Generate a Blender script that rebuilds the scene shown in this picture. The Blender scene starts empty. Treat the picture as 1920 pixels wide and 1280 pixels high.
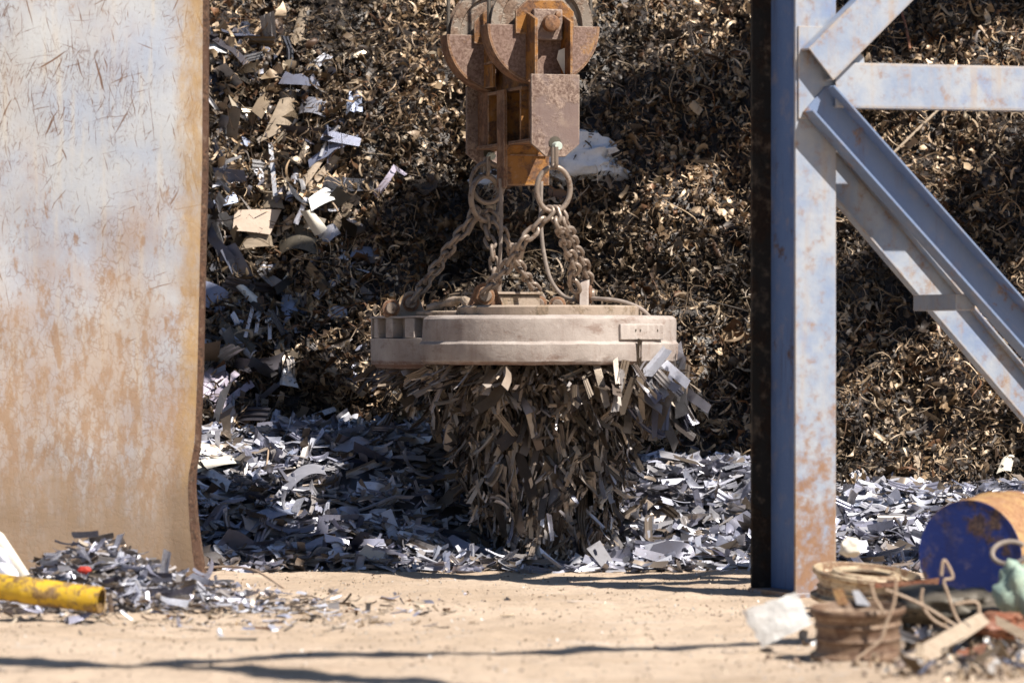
import bpy, bmesh, math, random
import numpy as np
from mathutils import Vector, Matrix, Quaternion, noise as mn

random.seed(7)
rng = np.random.default_rng(11)
R = math.radians
scn = bpy.context.scene
COL = scn.collection
FPX, CAMZ = 7200.0, 1.22

# ------------------------------------------------------------------ sun / sky / camera
SUN = Vector((0.49, -0.41, 0.77)).normalized()          # towards the sun
elev = math.asin(SUN.z)
w = bpy.data.worlds.new("World"); scn.world = w; w.use_nodes = True
nt = w.node_tree
sky = nt.nodes.new('ShaderNodeTexSky'); sky.sky_type = 'NISHITA'; sky.sun_disc = False
sky.sun_elevation = elev; sky.sun_rotation = math.atan2(SUN.x, SUN.y)
bg = nt.nodes['Background']; nt.links.new(sky.outputs[0], bg.inputs[0]); bg.inputs[1].default_value = 0.05; sky.ozone_density = 3.5; sky.dust_density = .4; sky.air_density = 1.
sd = bpy.data.lights.new('sun', 'SUN'); sd.energy = 5.0; sd.angle = R(0.5); sd.color = (1.0, 0.94, 0.86)
so = bpy.data.objects.new('sun', sd); COL.objects.link(so)
so.rotation_euler = SUN.to_track_quat('Z', 'Y').to_euler()
cd = bpy.data.cameras.new('camera'); cam = bpy.data.objects.new('camera', cd); COL.objects.link(cam)
cam.location = (0, 0, CAMZ); cam.rotation_euler = (R(90), 0, 0)
cd.lens = 135; cd.sensor_width = 36; cd.clip_end = 600; cd.clip_start = .1
cd.dof.use_dof = True; cd.dof.focus_distance = 21.6; cd.dof.aperture_fstop = 2.3
scn.camera = cam
scn.view_settings.view_transform = 'Standard'; scn.view_settings.look = 'None'
scn.view_settings.exposure = 0.7; scn.view_settings.gamma = 1.0
scn.cycles.use_denoising = True
scn.cycles.max_bounces = 6; scn.cycles.diffuse_bounces = 1; scn.cycles.glossy_bounces = 3

def P(px, py, d):
    return Vector(((px-960)/FPX*d, d, CAMZ-(py-640)/FPX*d))
def ground_d(py): return FPX*CAMZ/(py-640)

# ------------------------------------------------------------------ materials
class NT:
    def __init__(s, name):
        s.m = bpy.data.materials.new(name); s.m.use_nodes = True
        s.t = s.m.node_tree; s.b = s.t.nodes['Principled BSDF']
    def n(s, typ, ins=None, **props):
        nd = s.t.nodes.new('ShaderNode'+typ)
        for k, v in props.items(): setattr(nd, k, v)
        for k, v in (ins or {}).items(): s.put(nd.inputs[k], v)
        return nd
    def put(s, sock, v):
        if hasattr(v, 'is_output'): s.t.links.new(v, sock)
        else:
            if isinstance(v, tuple) and len(v) == 3 and sock.type == 'RGBA': v = (*v, 1)
            sock.default_value = v
    def coord(s, rand=True):
        tc = s.n('TexCoord').outputs['Object']
        if not rand: return tc
        oi = s.n('ObjectInfo').outputs['Random']
        mul = s.n('Math', {0: oi, 1: 53.7}, operation='MULTIPLY').outputs[0]
        return s.n('VectorMath', {0: tc, 1: mul}, operation='ADD').outputs[0]
    def scaled(s, v, sc, rot=(0, 0, 0)):
        return s.n('Mapping', {'Vector': v, 'Rotation': rot, 'Scale': sc}).outputs[0]
    def noise(s, v, scale, detail=6, rough=.6, dist=0):
        return s.n('TexNoise', {'Vector': v, 'Scale': scale, 'Detail': detail, 'Roughness': rough, 'Distortion': dist}).outputs['Fac']
    def step(s, f, a, b, lo=0., hi=1.):
        return s.n('MapRange', {'Value': f, 'From Min': a, 'From Max': b, 'To Min': lo, 'To Max': hi}, interpolation_type='SMOOTHSTEP').outputs[0]
    def mix(s, f, a, b, mode='MIX'):
        nd = s.n('Mix', data_type='RGBA', blend_type=mode)
        s.put(nd.inputs[0], f); s.put(nd.inputs[6], a); s.put(nd.inputs[7], b)
        return nd.outputs[2]
    def math(s, op, a, b=0., c=None):
        nd = s.n('Math', operation=op); s.put(nd.inputs[0], a); s.put(nd.inputs[1], b)
        if c is not None: s.put(nd.inputs[2], c)
        return nd.outputs[0]
    def bump(s, h, strength=.4, dist=.01):
        s.put(s.b.inputs['Normal'], s.n('Bump', {'Strength': strength, 'Distance': dist, 'Height': h}).outputs[0])
    def wear(s, v, col, wcol, rad=.012, amt=.75):
        bv = s.n('Bevel', {'Radius': rad}, samples=3).outputs[0]; g = s.n('NewGeometry').outputs['Normal']
        d = s.n('VectorMath', {0: bv, 1: g}, operation='DOT_PRODUCT').outputs['Value']
        k = s.math('MULTIPLY', s.step(d, .985, .90), s.step(s.noise(v, 22, 5, .7), .36, .56, 0, amt))
        return s.mix(k, col, wcol)
    def fin(s, col=None, rough=.6, metal=0., spec=.5):
        if col is not None: s.put(s.b.inputs['Base Color'], col)
        s.put(s.b.inputs['Roughness'], rough); s.put(s.b.inputs['Metallic'], metal)
        s.put(s.b.inputs['Specular IOR Level'], spec)
        return s.m

def rusty(name, paint, paint2, rust=(.16, .075, .04), rust2=(.28, .15, .08), amount=.5, scale=6., rough=.6, metal=0., bumpd=.006, fine=60., worn=None):
    s = NT(name); v = s.coord()
    a = s.noise(v, scale, 8, .68)
    mask = s.step(a, 1-amount-.05, 1-amount+.05)
    pc = s.mix(s.noise(v, scale*.6, 4), paint, paint2)
    rc = s.mix(s.step(s.noise(v, fine, 6, .7), .35, .65), rust, rust2)
    dust = s.noise(v, scale*3, 6)
    col = s.mix(mask, pc, rc)
    col = s.mix(s.step(dust, .5, .8, 0, .35), col, (.40, .31, .23))
    col = s.mix(s.step(s.noise(s.scaled(v, (7, 7, .8)), 2.2, 6, .7), .52, .72, 0, .45), col, rust)
    if worn: col = s.wear(v, col, worn)
    h = s.math('ADD', s.noise(v, fine, 6, .7), mask)
    s.bump(h, .5, bumpd)
    return s.fin(col, s.step(a, .3, .7, rough-.15, rough+.2), metal, .35)

m_block = rusty('block_paint', (.36, .16, .025), (.24, .10, .03), (.085, .042, .026), (.21, .10, .045), .50, 9., worn=(.46, .35, .26))
m_rust = rusty('dark_rust', (.20, .095, .045), (.27, .14, .07), (.085, .04, .024), (.22, .11, .06), .5, 8., worn=(.40, .30, .22))
m_plateR = rusty('mauve_rust', (.235, .155, .125), (.15, .115, .11), (.105, .06, .045), (.34, .25, .20), .50, 4., .55, 0., .004, worn=(.50, .40, .32))
m_guard = rusty('guard_paint', (.44, .21, .03), (.24, .15, .10), (.13, .075, .055), (.27, .18, .145), .60, 5., .6, 0., .004, worn=(.50, .40, .32))
m_chain = rusty('chain_steel', (.32, .26, .21), (.24, .185, .15), (.09, .055, .036), (.24, .165, .12), .42, 24., .45, .35, .002)
def mk_magnet():
    s = NT('dusty_magnet'); v = s.coord(); z = s.n('SeparateXYZ', {0: s.n('TexCoord').outputs['Object']}).outputs[2]
    a = s.noise(v, 3.5, 8, .65)
    col = s.mix(s.step(a, .3, .7), (.31, .255, .225), (.46, .40, .36))
    col = s.mix(s.step(s.noise(s.scaled(v, (1, 1, 2)), 5, 9, .74), .52, .66, 0, .75), col, (.21, .14, .11))
    col = s.mix(s.step(s.noise(s.scaled(v, (8, 8, 1)), 2.4, 7, .7), .54, .70, 0, .5), col, (.26, .19, .155))
    col = s.mix(s.step(s.noise(s.scaled(v, (1, 1, 14)), 9, 4, .7), .64, .70, 0, .75), col, (.13, .09, .075))
    col = s.mix(s.step(s.noise(v, 13, 8, .75), .58, .72, 0, .7), col, (.58, .53, .49))
    rim = s.step(s.math('ADD', z, s.math('MULTIPLY', s.noise(v, 9, 6), .05)), -.085, -.105)
    col = s.mix(s.math('MULTIPLY', rim, .85), col, (.19, .10, .065))
    col = s.wear(v, col, (.60, .54, .49), .016, .8)
    s.bump(s.math('ADD', s.noise(v, 30, 8, .7), s.noise(v, 7, 5)), .45, .008)
    return s.fin(col, .8, 0, .3)
m_magnet = mk_magnet()
m_magtop = rusty('dusty_deck', (.34, .26, .20), (.42, .34, .27), (.20, .16, .11), (.38, .28, .2), .45, 8., .9)
m_sheave = rusty('sheave_steel', (.26, .21, .17), (.32, .27, .22), (.13, .08, .055), (.26, .18, .13), .5, 8., .5, .3)
m_rim = rusty('rim_rust', (.17, .105, .066), (.22, .14, .09), (.09, .048, .03), (.17, .095, .058), .5, 14., .6, 0., .002, worn=(.46, .34, .24))
m_rimlight = rusty('rim_cream', (.52, .42, .29), (.40, .29, .17), (.14, .075, .04), (.28, .17, .10), .50, 8., .6, worn=(.66, .56, .42))
m_tan = rusty('drum_tan', (.42, .23, .08), (.46, .30, .15), (.24, .11, .05), (.42, .24, .12), .5, 5.)
m_redrust = rusty('red_rust', (.28, .09, .045), (.22, .10, .06), (.12, .05, .03), (.30, .14, .08), .5, 9.)

def simple(name, c1, c2, scale=8., rough=.6, metal=0., bump=.004, stretch=(1, 1, 1), spec=.4):
    s = NT(name); v = s.scaled(s.coord(), stretch)
    f = s.noise(v, scale, 7, .65); g = s.noise(v, scale*6, 4, .6)
    col = s.mix(s.step(f, .3, .7), c1, c2)
    col = s.mix(s.step(g, .55, .75, 0, .4), col, tuple(x*.55 for x in c1))
    s.bump(s.math('ADD', f, g), .5, bump)
    return s.fin(col, rough, metal, spec)

m_white = simple('white_sheeting', (.78, .77, .74), (.86, .85, .82), 5, .7, 0, .012)
m_bag = simple('woven_bag', (.62, .64, .70), (.74, .74, .76), 6, .65, 0, .012)
m_wood = simple('weathered_wood', (.32, .245, .175), (.45, .36, .27), 6, .8, 0, .004, (1, 10, 10))
m_rubber = simple('dusty_rubber', (.20, .165, .14), (.33, .27, .23), 12, .75)
m_yellow = rusty('yellow_paint', (.56, .34, .02), (.62, .40, .03), (.16, .09, .035), (.30, .19, .07), .50, 9., .6)
m_blue = rusty('blue_paint', (.008, .026, .17), (.016, .045, .25), (.03, .025, .045), (.15, .085, .06), .42, 5., .5)
m_green = simple('green_cloth', (.24, .34, .30), (.42, .50, .38), 9, .85, 0, .01)
m_wire = simple('rust_wire', (.36, .25, .17), (.50, .38, .28), 20, .6)
m_tansheet = simple('tan_sheet', (.46, .35, .27), (.54, .43, .34), 6, .6)
m_greysheet = simple('grey_sheet', (.30, .30, .34), (.42, .42, .47), 5, .45, .35)
m_bluesheet = simple('blue_grey_sheet', (.26, .30, .42), (.36, .40, .52), 5, .4, .3)
m_darksheet = simple('dark_olive_sheet', (.075, .065, .05), (.13, .11, .085), 7, .5, .2)
m_lilac = simple('lilac_strip', (.34, .30, .38), (.44, .39, .46), 6, .5, .2)
m_brownsheet = simple('brown_board', (.22, .17, .12), (.32, .25, .18), 7, .7, 0, .004, (1, 6, 6))
m_creamsheet = simple('cream_sheet', (.66, .60, .50), (.74, .69, .60), 5, .6)
m_palest = simple('pale_steel', (.62, .62, .66), (.72, .72, .76), 5, .4, .25)
m_brass = simple('green_white_bolt', (.45, .52, .45), (.60, .64, .58), 30, .5)
m_web_shade = rusty('web_shade_blue', (.07, .13, .30), (.11, .18, .35), (.05, .03, .025), (.12, .07, .045), .36, 4.)  # bluer than the frame: the web's sky-lit shade put into its paint
m_edge = rusty('dark_edge_rust', (.07, .035, .022), (.10, .05, .03), (.035, .02, .014), (.14, .075, .045), .5, 8., .8)
m_brace_shade = rusty('brace_shade_blue', (.12, .18, .32), (.20, .25, .35), (.14, .075, .045), (.28, .17, .11), .40, 4., .55, 0., .003)  # blue paint deepened to carry the shade on the brace
m_shade_dark = rusty('shade_dark_steel', (.012, .012, .012), (.022, .02, .018), (.02, .013, .01), (.035, .022, .015), .5, 5., .9)  # near-black: shade on the rear flange put into its colour
m_red = simple('red_plastic', (.42, .03, .02), (.5, .06, .03), 8, .5)
m_greenp = simple('green_plastic', (.03, .22, .10), (.05, .30, .14), 8, .5)
m_girder = rusty('girder_paint', (.30, .34, .40), (.36, .40, .46), amount=.45)
m_rope = simple('wire_rope', (.10, .085, .07), (.16, .14, .12), 80, .6, .4)

def tinted(name, attr, rough, metal, tints=None, spec=.5, var=1.):
    s = NT(name)
    if attr:
        col = s.n('Attribute', attribute_name='tint').outputs['Color']
        v = s.n('TexCoord').outputs['Object']
    else:
        oi = s.n('ObjectInfo').outputs['Random']
        rp = s.n('ValToRGB', {'Fac': oi}); cr = rp.color_ramp; cr.interpolation = 'CONSTANT'
        for i, t in enumerate(tints):
            e = cr.elements[i] if i < 2 else cr.elements.new(i/len(tints))
            e.position = i/len(tints); e.color = (*t, 1)
        col = rp.outputs[0]; v = s.coord()
    g = s.noise(v, 35, 5, .7)
    col = s.mix(s.step(g, .45, .75, 0, .5*var), col, (.16, .11, .075))
    s.bump(g, .25, .003)
    return s.fin(col, rough, metal, spec)

SW_T = [(.17, .12, .072), (.23, .17, .11), (.09, .06, .04), (.46, .36, .25), (.04, .03, .023), (.15, .08, .042), (.32, .26, .20), (.05, .044, .044), (.64, .55, .43), (.04, .03, .023), (.06, .05, .045), (.03, .024, .02), (.54, .45, .34), (.36, .29, .20)]
CH_T = [(.60, .61, .70), (.46, .47, .57), (.70, .70, .76), (.30, .30, .38), (.50, .49, .52), (.36, .33, .32), (.66, .67, .74), (.20, .20, .25), (.26, .21, .17)]
HG_T = [(.44, .355, .28), (.33, .265, .21), (.52, .43, .34), (.18, .14, .115), (.36, .31, .27), (.28, .26, .27), (.46, .42, .40), (.12, .095, .08), (.10, .075, .055)]
m_swarf = tinted('swarf', True, .5, .15)
m_swarf_o = tinted('swarf_curl', False, .5, .15, SW_T)
m_chip = tinted('offcut_steel', True, .36, .4, var=.5)
m_chip_o = tinted('offcut_steel_piece', False, .36, .4, CH_T, var=.5)
m_hang = tinted('hung_steel', True, .42, .35, var=.6)
m_hang_o = tinted('hung_steel_piece', False, .42, .35, HG_T, var=.6)

def mk_ground():
    s = NT('sandy_ground'); v = s.coord(False)
    a = s.noise(v, .9, 8, .6); b = s.noise(s.scaled(v, (1, 2.4, 1)), 5, 8, .7); c = s.noise(v, 40, 6, .75)
    col = s.mix(s.step(a, .35, .65), (.53, .405, .295), (.65, .51, .385))
    col = s.mix(s.step(b, .52, .72, 0, .7), col, (.32, .23, .17))
    col = s.mix(s.step(c, .50, .75, 0, .7), col, (.20, .155, .115))
    col = s.mix(s.step(s.noise(s.scaled(v, (.5, 3, 1)), 2.6, 7, .7), .56, .70, 0, .55), col, (.60, .55, .50))
    s.bump(s.math('ADD', s.math('MULTIPLY', b, 1.2), c), .8, .02)
    return s.fin(col, .95, 0, .15)
m_ground = mk_ground()

def mk_plate():
    s = NT('scratched_plate'); v = s.coord(False)
    sep = s.n('SeparateXYZ', {0: v}); x, z = sep.outputs[0], sep.outputs[2]     # x=0 at the free edge, negative inwards; z up from ground
    wob = s.noise(v, 3.2, 7, .65)
    big = s.noise(v, 1.6, 6, .6)
    col = s.mix(s.step(big, .35, .65), (.34, .38, .46), (.45, .46, .47))
    col = s.mix(s.step(s.noise(s.scaled(v, (6, 1, .5)), 3, 5), .5, .75, 0, .6), col, (.54, .49, .41))
    zz = s.math('ADD', z, s.math('MULTIPLY', s.math('SUBTRACT', wob, .5), .9))
    low = s.step(zz, 2.35, .85)                                                  # more rust lower down
    # straight scratches at several slants
    dens = s.step(s.noise(v, 2.2, 4), .38, .62)
    scr = None
    for i, (ang, sx, sz, th) in enumerate(((15, 90, 4.2, .63), (-28, 80, 4.6, .635), (62, 90, 3.6, .66), (97, 120, 2.4, .665), (-70, 85, 4, .655), (4, 120, 2.6, .635), (30, 170, 14, .64), (-45, 170, 14, .64), (170, 190, 11, .63), (-12, 200, 9, .63), (75, 200, 12, .65), (25, 34, 1.3, .70), (-60, 30, 1.5, .70), (85, 36, .8, .71))):
        q = s.n('VectorMath', {0: v, 1: (i*3.1, 0, i*1.7)}, operation='ADD').outputs[0]
        wv = s.n('TexNoise', {'Vector': q, 'Scale': 2.4, 'Detail': 2}).outputs['Color']
        q = s.n('VectorMath', {0: q, 1: s.n('VectorMath', {0: wv, 'Scale': .13}, operation='SCALE').outputs[0]}, operation='ADD').outputs[0]
        q = s.scaled(q, (1, 1, 1), (0, R(ang), 0)); q = s.scaled(q, (sx, 1, sz))
        n = s.noise(q, 1., 3, .55)
        thr = s.math('SUBTRACT', n, s.math('MULTIPLY', s.math('ADD', s.math('MULTIPLY', dens, .9), s.math('MULTIPLY', low, 1.5)), .06))
        k = s.step(thr, th-.022, th+.022)
        scr = k if scr is None else s.math('MAXIMUM', scr, k)
    # crackle
    vd = s.n('VectorMath', {0: v, 1: s.n('VectorMath', {0: s.n('TexNoise', {'Vector': v, 'Scale': 14, 'Detail': 5}).outputs['Color'], 'Scale': .10}, operation='SCALE').outputs[0]}, operation='ADD').outputs[0]
    crk = s.n('TexVoronoi', {'Vector': s.scaled(vd, (1, 1, .45)), 'Scale': 30.}, feature='DISTANCE_TO_EDGE').outputs['Distance']
    crk = s.math('MULTIPLY', .55, s.math('MULTIPLY', s.step(crk, .07, .01), s.step(s.math('ADD', s.noise(v, 6, 5), s.math('MULTIPLY', low, .22)), .54, .68)))
    scr = s.math('MAXIMUM', scr, crk)
    rustc = s.mix(s.noise(v, 20, 5), (.085, .04, .025), (.19, .10, .055))
    col = s.mix(s.math('MULTIPLY', scr, .95), col, rustc)
    # blotches growing downwards, ochre band on the free edge
    blot = s.noise(s.scaled(v, (1.5, 1, .55)), 9, 10, .78)
    bm_ = s.step(s.math('ADD', blot, s.math('MULTIPLY', low, .13)), .59, .69)
    col = s.mix(s.math('MULTIPLY', bm_, .75), col, s.mix(s.noise(v, 9, 6), (.17, .085, .045), (.32, .20, .11)))
    xe = s.math('ADD', x, s.math('MULTIPLY', s.math('SUBTRACT', s.noise(s.scaled(v, (1, 1, .6)), 7, 6, .7), .5), .22))
    stain = s.step(s.math('ADD', s.noise(s.scaled(v, (1, 1, .6)), 2.0, 7, .65), s.math('MULTIPLY', low, .22)), .46, .80)
    col = s.mix(s.math('MULTIPLY', stain, .6), col, (.36, .225, .125))
    edge = s.step(xe, -.15, -.04)
    col = s.mix(s.math('MULTIPLY', edge, s.step(s.noise(s.scaled(v, (2, 1, .7)), 9, 8, .75), .30, .62, .35, .9)), col, s.mix(s.noise(v, 14, 7, .7), (.22, .115, .045), (.52, .36, .17)))
    foot = s.step(s.math('ADD', zz, s.math('MULTIPLY', s.math('SUBTRACT', s.noise(s.scaled(v, (8, 1, 1.4)), 3, 8, .75), .5), .9)), .78, .30)
    fc = s.mix(s.noise(s.scaled(v, (.8, 1, 2.6)), 14, 9, .78), (.20, .145, .09), (.36, .25, .17))
    col = s.mix(s.math('MULTIPLY', foot, .88), col, fc)
    tip = s.step(s.math('ADD', s.noise(v, 3.3, 3), 0), .72, .75)
    col = s.mix(s.math('MULTIPLY', tip, .6), col, (.20, .34, .62))
    s.bump(s.math('ADD', s.noise(v, 50, 5), s.math('MULTIPLY', scr, -.6)), .35, .004)
    return s.fin(col, .55, 0, .35)
m_plate = mk_plate()

def mk_frame():
    s = NT('frame_paint'); v = s.coord(False)
    z = s.n('SeparateXYZ', {0: v}).outputs[2]
    low = s.step(z, 1.3, .0)
    a = s.noise(v, 5, 8, .65); b = s.noise(v, 14, 7, .7)
    col = s.mix(s.step(a, .3, .7), (.23, .285, .39), (.37, .39, .42))
    col = s.mix(s.step(s.noise(v, 3, 5), .54, .70, 0, .6), col, (.15, .22, .40))
    mask = s.step(s.math('ADD', b, s.math('MULTIPLY', low, .22)), .50, .78)
    col = s.mix(mask, col, s.mix(s.noise(v, 30, 5), (.17, .085, .05), (.34, .21, .13)))
    col = s.mix(s.step(s.noise(s.scaled(v, (9, 9, .8)), 1.5, 5), .5, .8, 0, .65), col, (.38, .28, .19))
    col = s.wear(v, col, (.42, .32, .22), .014, .8)
    s.bump(s.math('ADD', b, s.noise(v, 60, 4)), .3, .004)
    return s.fin(col, .5, 0, .4)
m_frame = mk_frame()

# ------------------------------------------------------------------ mesh helpers
class MB:
    def __init__(s): s.bm = bmesh.new()
    def box(s, c, size, rot=None, M=None):
        m = Matrix.Translation(c) @ (rot.to_4x4() if rot else Matrix.Identity(4)) @ Matrix.Diagonal((*size, 1))
        if M: m = M @ m
        bmesh.ops.create_cube(s.bm, size=1, matrix=m); return s
    def bar(s, a, b, wid, thick, up=Vector((0, 0, 1))):
        a, b = Vector(a), Vector(b); d = (b-a); L = d.length; x = d.normalized()
        y = up.cross(x).normalized(); z = x.cross(y)
        rot = Matrix((x, y, z)).transposed()
        return s.box((a+b)/2, (L, wid, thick), rot)
    def prism(s, pts, o, U, V, depth):
        """polygon pts (u,v) in plane o,U,V, extruded by depth along U x V"""
        U, V = Vector(U), Vector(V); N = U.cross(V).normalized(); o = Vector(o)
        f = [s.bm.verts.new(o+U*a+V*b) for a, b in pts]; g = [s.bm.verts.new(o+U*a+V*b+N*depth) for a, b in pts]
        n = len(pts)
        s.bm.faces.new(f[::-1]); s.bm.faces.new(g)
        for i in range(n): s.bm.faces.new((f[i], f[(i+1) % n], g[(i+1) % n], g[i]))
        return s
    def lathe(s, prof, M=Matrix.Identity(4), segs=48, a0=0., a1=2*math.pi, closed_prof=False):
        full = abs(a1-a0-2*math.pi) < 1e-6
        na = segs if full else segs+1
        rings = []
        for i in range(na):
            a = a0+(a1-a0)*i/segs
            rings.append([s.bm.verts.new(M @ Vector((r*math.cos(a), r*math.sin(a), z))) for r, z in prof])
        np_ = len(prof)
        for i in range(segs):
            A, B = rings[i], rings[(i+1) % na]
            for j in range(np_ if closed_prof else np_-1):
                k = (j+1) % np_
                try: s.bm.faces.new((A[j], B[j], B[k], A[k]))
                except ValueError: pass
        if not full and closed_prof:
            s.bm.faces.new(rings[0][::-1]); s.bm.faces.new(rings[-1])
        return s
    def tube(s, pts, r, n=8, closed=False):
        pts = [Vector(p) for p in pts]; N = len(pts); rings = []; prev = None
        for i, p in enumerate(pts):
            if closed: t = pts[(i+1) % N]-pts[i-1]
            else: t = pts[min(i+1, N-1)]-pts[max(i-1, 0)]
            t.normalize()
            if prev is None:
                a = Vector((0, 0, 1)) if abs(t.z) < .9 else Vector((1, 0, 0)); u = t.cross(a).normalized()
            else: u = (prev-t*prev.dot(t)).normalized()
            prev = u; v = t.cross(u)
            rr = r(i/(N-1)) if callable(r) else r
            rings.append([s.bm.verts.new(p+(u*math.cos(2*math.pi*k/n)+v*math.sin(2*math.pi*k/n))*rr) for k in range(n)])
        for i in range(N if closed else N-1):
            A, B = rings[i], rings[(i+1) % N]
            for k in range(n): s.bm.faces.new((A[k], A[(k+1) % n], B[(k+1) % n], B[k]))
        if not closed: s.bm.faces.new(rings[0][::-1]); s.bm.faces.new(rings[-1])
        return s
    def build(s, name, mat, parent=None, bevel=0., angle=35, segs=2, loc=None):
        bmesh.ops.remove_doubles(s.bm, verts=s.bm.verts, dist=1e-5)
        bmesh.ops.recalc_face_normals(s.bm, faces=s.bm.faces)
        me = bpy.data.meshes.new(name); s.bm.to_mesh(me); s.bm.free()
        me.materials.append(mat)
        me.polygons.foreach_set('use_smooth', [True]*len(me.polygons)); me.set_sharp_from_angle(angle=R(angle))
        o = bpy.data.objects.new(name, me); COL.objects.link(o)
        if parent: o.parent = parent
        if loc is not None: o.location = loc
        if bevel:
            b = o.modifiers.new('bevel', 'BEVEL'); b.width = bevel; b.segments = segs; b.limit_method = 'ANGLE'; b.angle_limit = R(40)
            b.harden_normals = False
        return o

def tag(o, label=None, cat=None, group=None, kind=None):
    if label: o['label'] = label
    if cat: o['category'] = cat
    if group: o['group'] = group
    if kind: o['kind'] = kind
    return o
def empty(name, loc, rz=0., label=None, cat=None, group=None):
    o = bpy.data.objects.new(name, None); COL.objects.link(o); o.location = loc; o.rotation_euler = (0, 0, rz); o.empty_display_size = .1
    return tag(o, label, cat, group)
def spline(pts, n=10):
    pts = [Vector(p) for p in pts]; out = []
    for i in range(len(pts)-1):
        p0, p1, p2, p3 = pts[max(i-1, 0)], pts[i], pts[i+1], pts[min(i+2, len(pts)-1)]
        for k in range(n):
            t = k/n
            out.append(.5*((2*p1)+(p2-p0)*t+(2*p0-5*p1+4*p2-p3)*t*t+(3*p1-p0-3*p2+p3)*t**3))
    out.append(pts[-1]); return out
def raw_mesh(name, verts, faces, mat, tint=None, kind=None, smooth=False):
    """numpy quads -> one object, optional per-vertex colour"""
    me = bpy.data.meshes.new(name); nv, nf = len(verts), len(faces)
    me.vertices.add(nv); me.vertices.foreach_set('co', verts.astype(np.float32).ravel())
    me.loops.add(nf*4); me.loops.foreach_set('vertex_index', faces.astype(np.int32).ravel())
    me.polygons.add(nf); me.polygons.foreach_set('loop_start', np.arange(0, nf*4, 4, dtype=np.int32))
    me.update(calc_edges=True)
    if smooth: me.polygons.foreach_set('use_smooth', np.ones(nf, bool))
    if tint is not None:
        ca = me.color_attributes.new('tint', 'FLOAT_COLOR', 'POINT')
        ca.data.foreach_set('color', np.hstack([tint, np.ones((nv, 1))]).astype(np.float32).ravel())
    me.materials.append(mat)
    o = bpy.data.objects.new(name, me); COL.objects.link(o)
    if kind: o['kind'] = kind
    return o

# ------------------------------------------------------------------ the ground
def nz(x, y, z=0.): return mn.noise((x, y, z))
def ground_h(x, y):
    h = .028*nz(x*.55, y*.55)+.012*nz(x*2.1, y*2.6, 3)
    h += .02*max(0., nz(x*.5+9, y*2.6, 7))+.010*nz(x*5, y*6, 2)+.006*nz(x*13, y*13, 5)
    return h
xs = np.concatenate([np.linspace(-220, -8, 10)[:-1], np.linspace(-8, -3, 20)[:-1], np.linspace(-3, 3, 230), np.linspace(3, 8, 20)[1:], np.linspace(8, 220, 10)[1:]])
ys = np.concatenate([np.linspace(-60, 12, 14)[:-1], np.linspace(12, 21, 330), np.linspace(21, 300, 14)[1:]])
gv = np.array([(x, y, ground_h(x, y)) for y in ys for x in xs]); nx, ny = len(xs), len(ys)
idx = np.arange(nx*ny).reshape(ny, nx)
gf = np.stack([idx[:-1, :-1], idx[:-1, 1:], idx[1:, 1:], idx[1:, :-1]], -1).reshape(-1, 4)
raw_mesh('ground', gv, gf, m_ground, kind='structure', smooth=True)

# ------------------------------------------------------------------ heaps: surfaces
def Ypile(x, z):
    b = .30*nz(x*.75+3, z*.9, 1)+.21*nz(x*1.9, z*2.2, 5)+.12*nz(x*4.6, z*4.6, 9)+.05*nz(x*10, z*10, 4)
    return 22.2+.72*z+b
def Hheap(x, y):
    y0 = 20.28+.12*nz(x*1.3, 4.)-.05*x*.3
    t = min(max((y-y0)/1.75, 0), 1); t = t*t*(3-2*t)*.55+t*.45
    h = (.50+.20*min(max((-.05-x)/.5, 0), 1)-.17*min(max((x-1.3)/.7, 0), 1))*t+.07*nz(x*1.6, y*1.6, 2)*min(1, t*4)+.03*nz(x*5, y*5, 8)*min(1, t*4)
    h *= 1-.9*math.exp(-((x-.10)/.42)**2-((y-20.75)/.75)**2)
    return h if y > y0 else -.05
def hit(px, py):
    d = 20.
    while d < 30:
        x, _, z = P(px, py, d)
        if z < Hheap(x, d) or d > Ypile(x, z): break
        d += .015
    return d

# ------------------------------------------------------------------ vectorised flakes
def quat_rand(n):
    q = rng.normal(size=(n, 4)); q /= np.linalg.norm(q, axis=1)[:, None]; a, b, c, d = q.T
    return np.stack([np.stack([1-2*(c*c+d*d), 2*(b*c-a*d), 2*(b*d+a*c)], -1), np.stack([2*(b*c+a*d), 1-2*(b*b+d*d), 2*(c*d-a*b)], -1),
                     np.stack([2*(b*d-a*c), 2*(c*d+a*b), 1-2*(b*b+c*c)], -1)], 1)
def basis(X, N):
    X = X/np.linalg.norm(X, axis=1)[:, None]
    N = N-X*(N*X).sum(1)[:, None]; N = N/np.linalg.norm(N, axis=1)[:, None]
    return np.stack([X, np.cross(N, X), N], -1)
def grid_faces(nu, nv):
    i = np.arange(nu*nv).reshape(nu, nv)
    return np.stack([i[:-1, :-1], i[1:, :-1], i[1:, 1:], i[:-1, 1:]], -1).reshape(-1, 4)
def crumpled(n, smin, smax):
    nu, nv = 5, 3
    L = rng.uniform(smin, smax, n)[:, None, None]; W = L*rng.uniform(.2, .65, n)[:, None, None]
    u = np.linspace(-.5, .5, nu)[None, :, None]*np.ones((n, 1, nv)); v = np.linspace(-.5, .5, nv)[None, None, :]*np.ones((n, nu, 1))
    kap = rng.uniform(-6., 6., n)[:, None, None]; kap = np.where(abs(kap) < .3, .3, kap)
    x = np.sin(kap*u)/kap*L; z = (1-np.cos(kap*u))/kap*L
    wid = W*(1-.5*rng.random((n, nu, 1))); tw = rng.uniform(-1.6, 1.6, n)[:, None, None]*u
    cur = rng.uniform(-1.3, 1.3, n)[:, None, None]
    y = v*wid*np.cos(tw); z = z+v*wid*np.sin(tw)+cur*W*(v*v-.08)
    p = np.stack([x, y, z], -1).reshape(n, -1, 3)
    p += rng.normal(size=p.shape)*.07*W
    return p, grid_faces(nu, nv)
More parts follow.
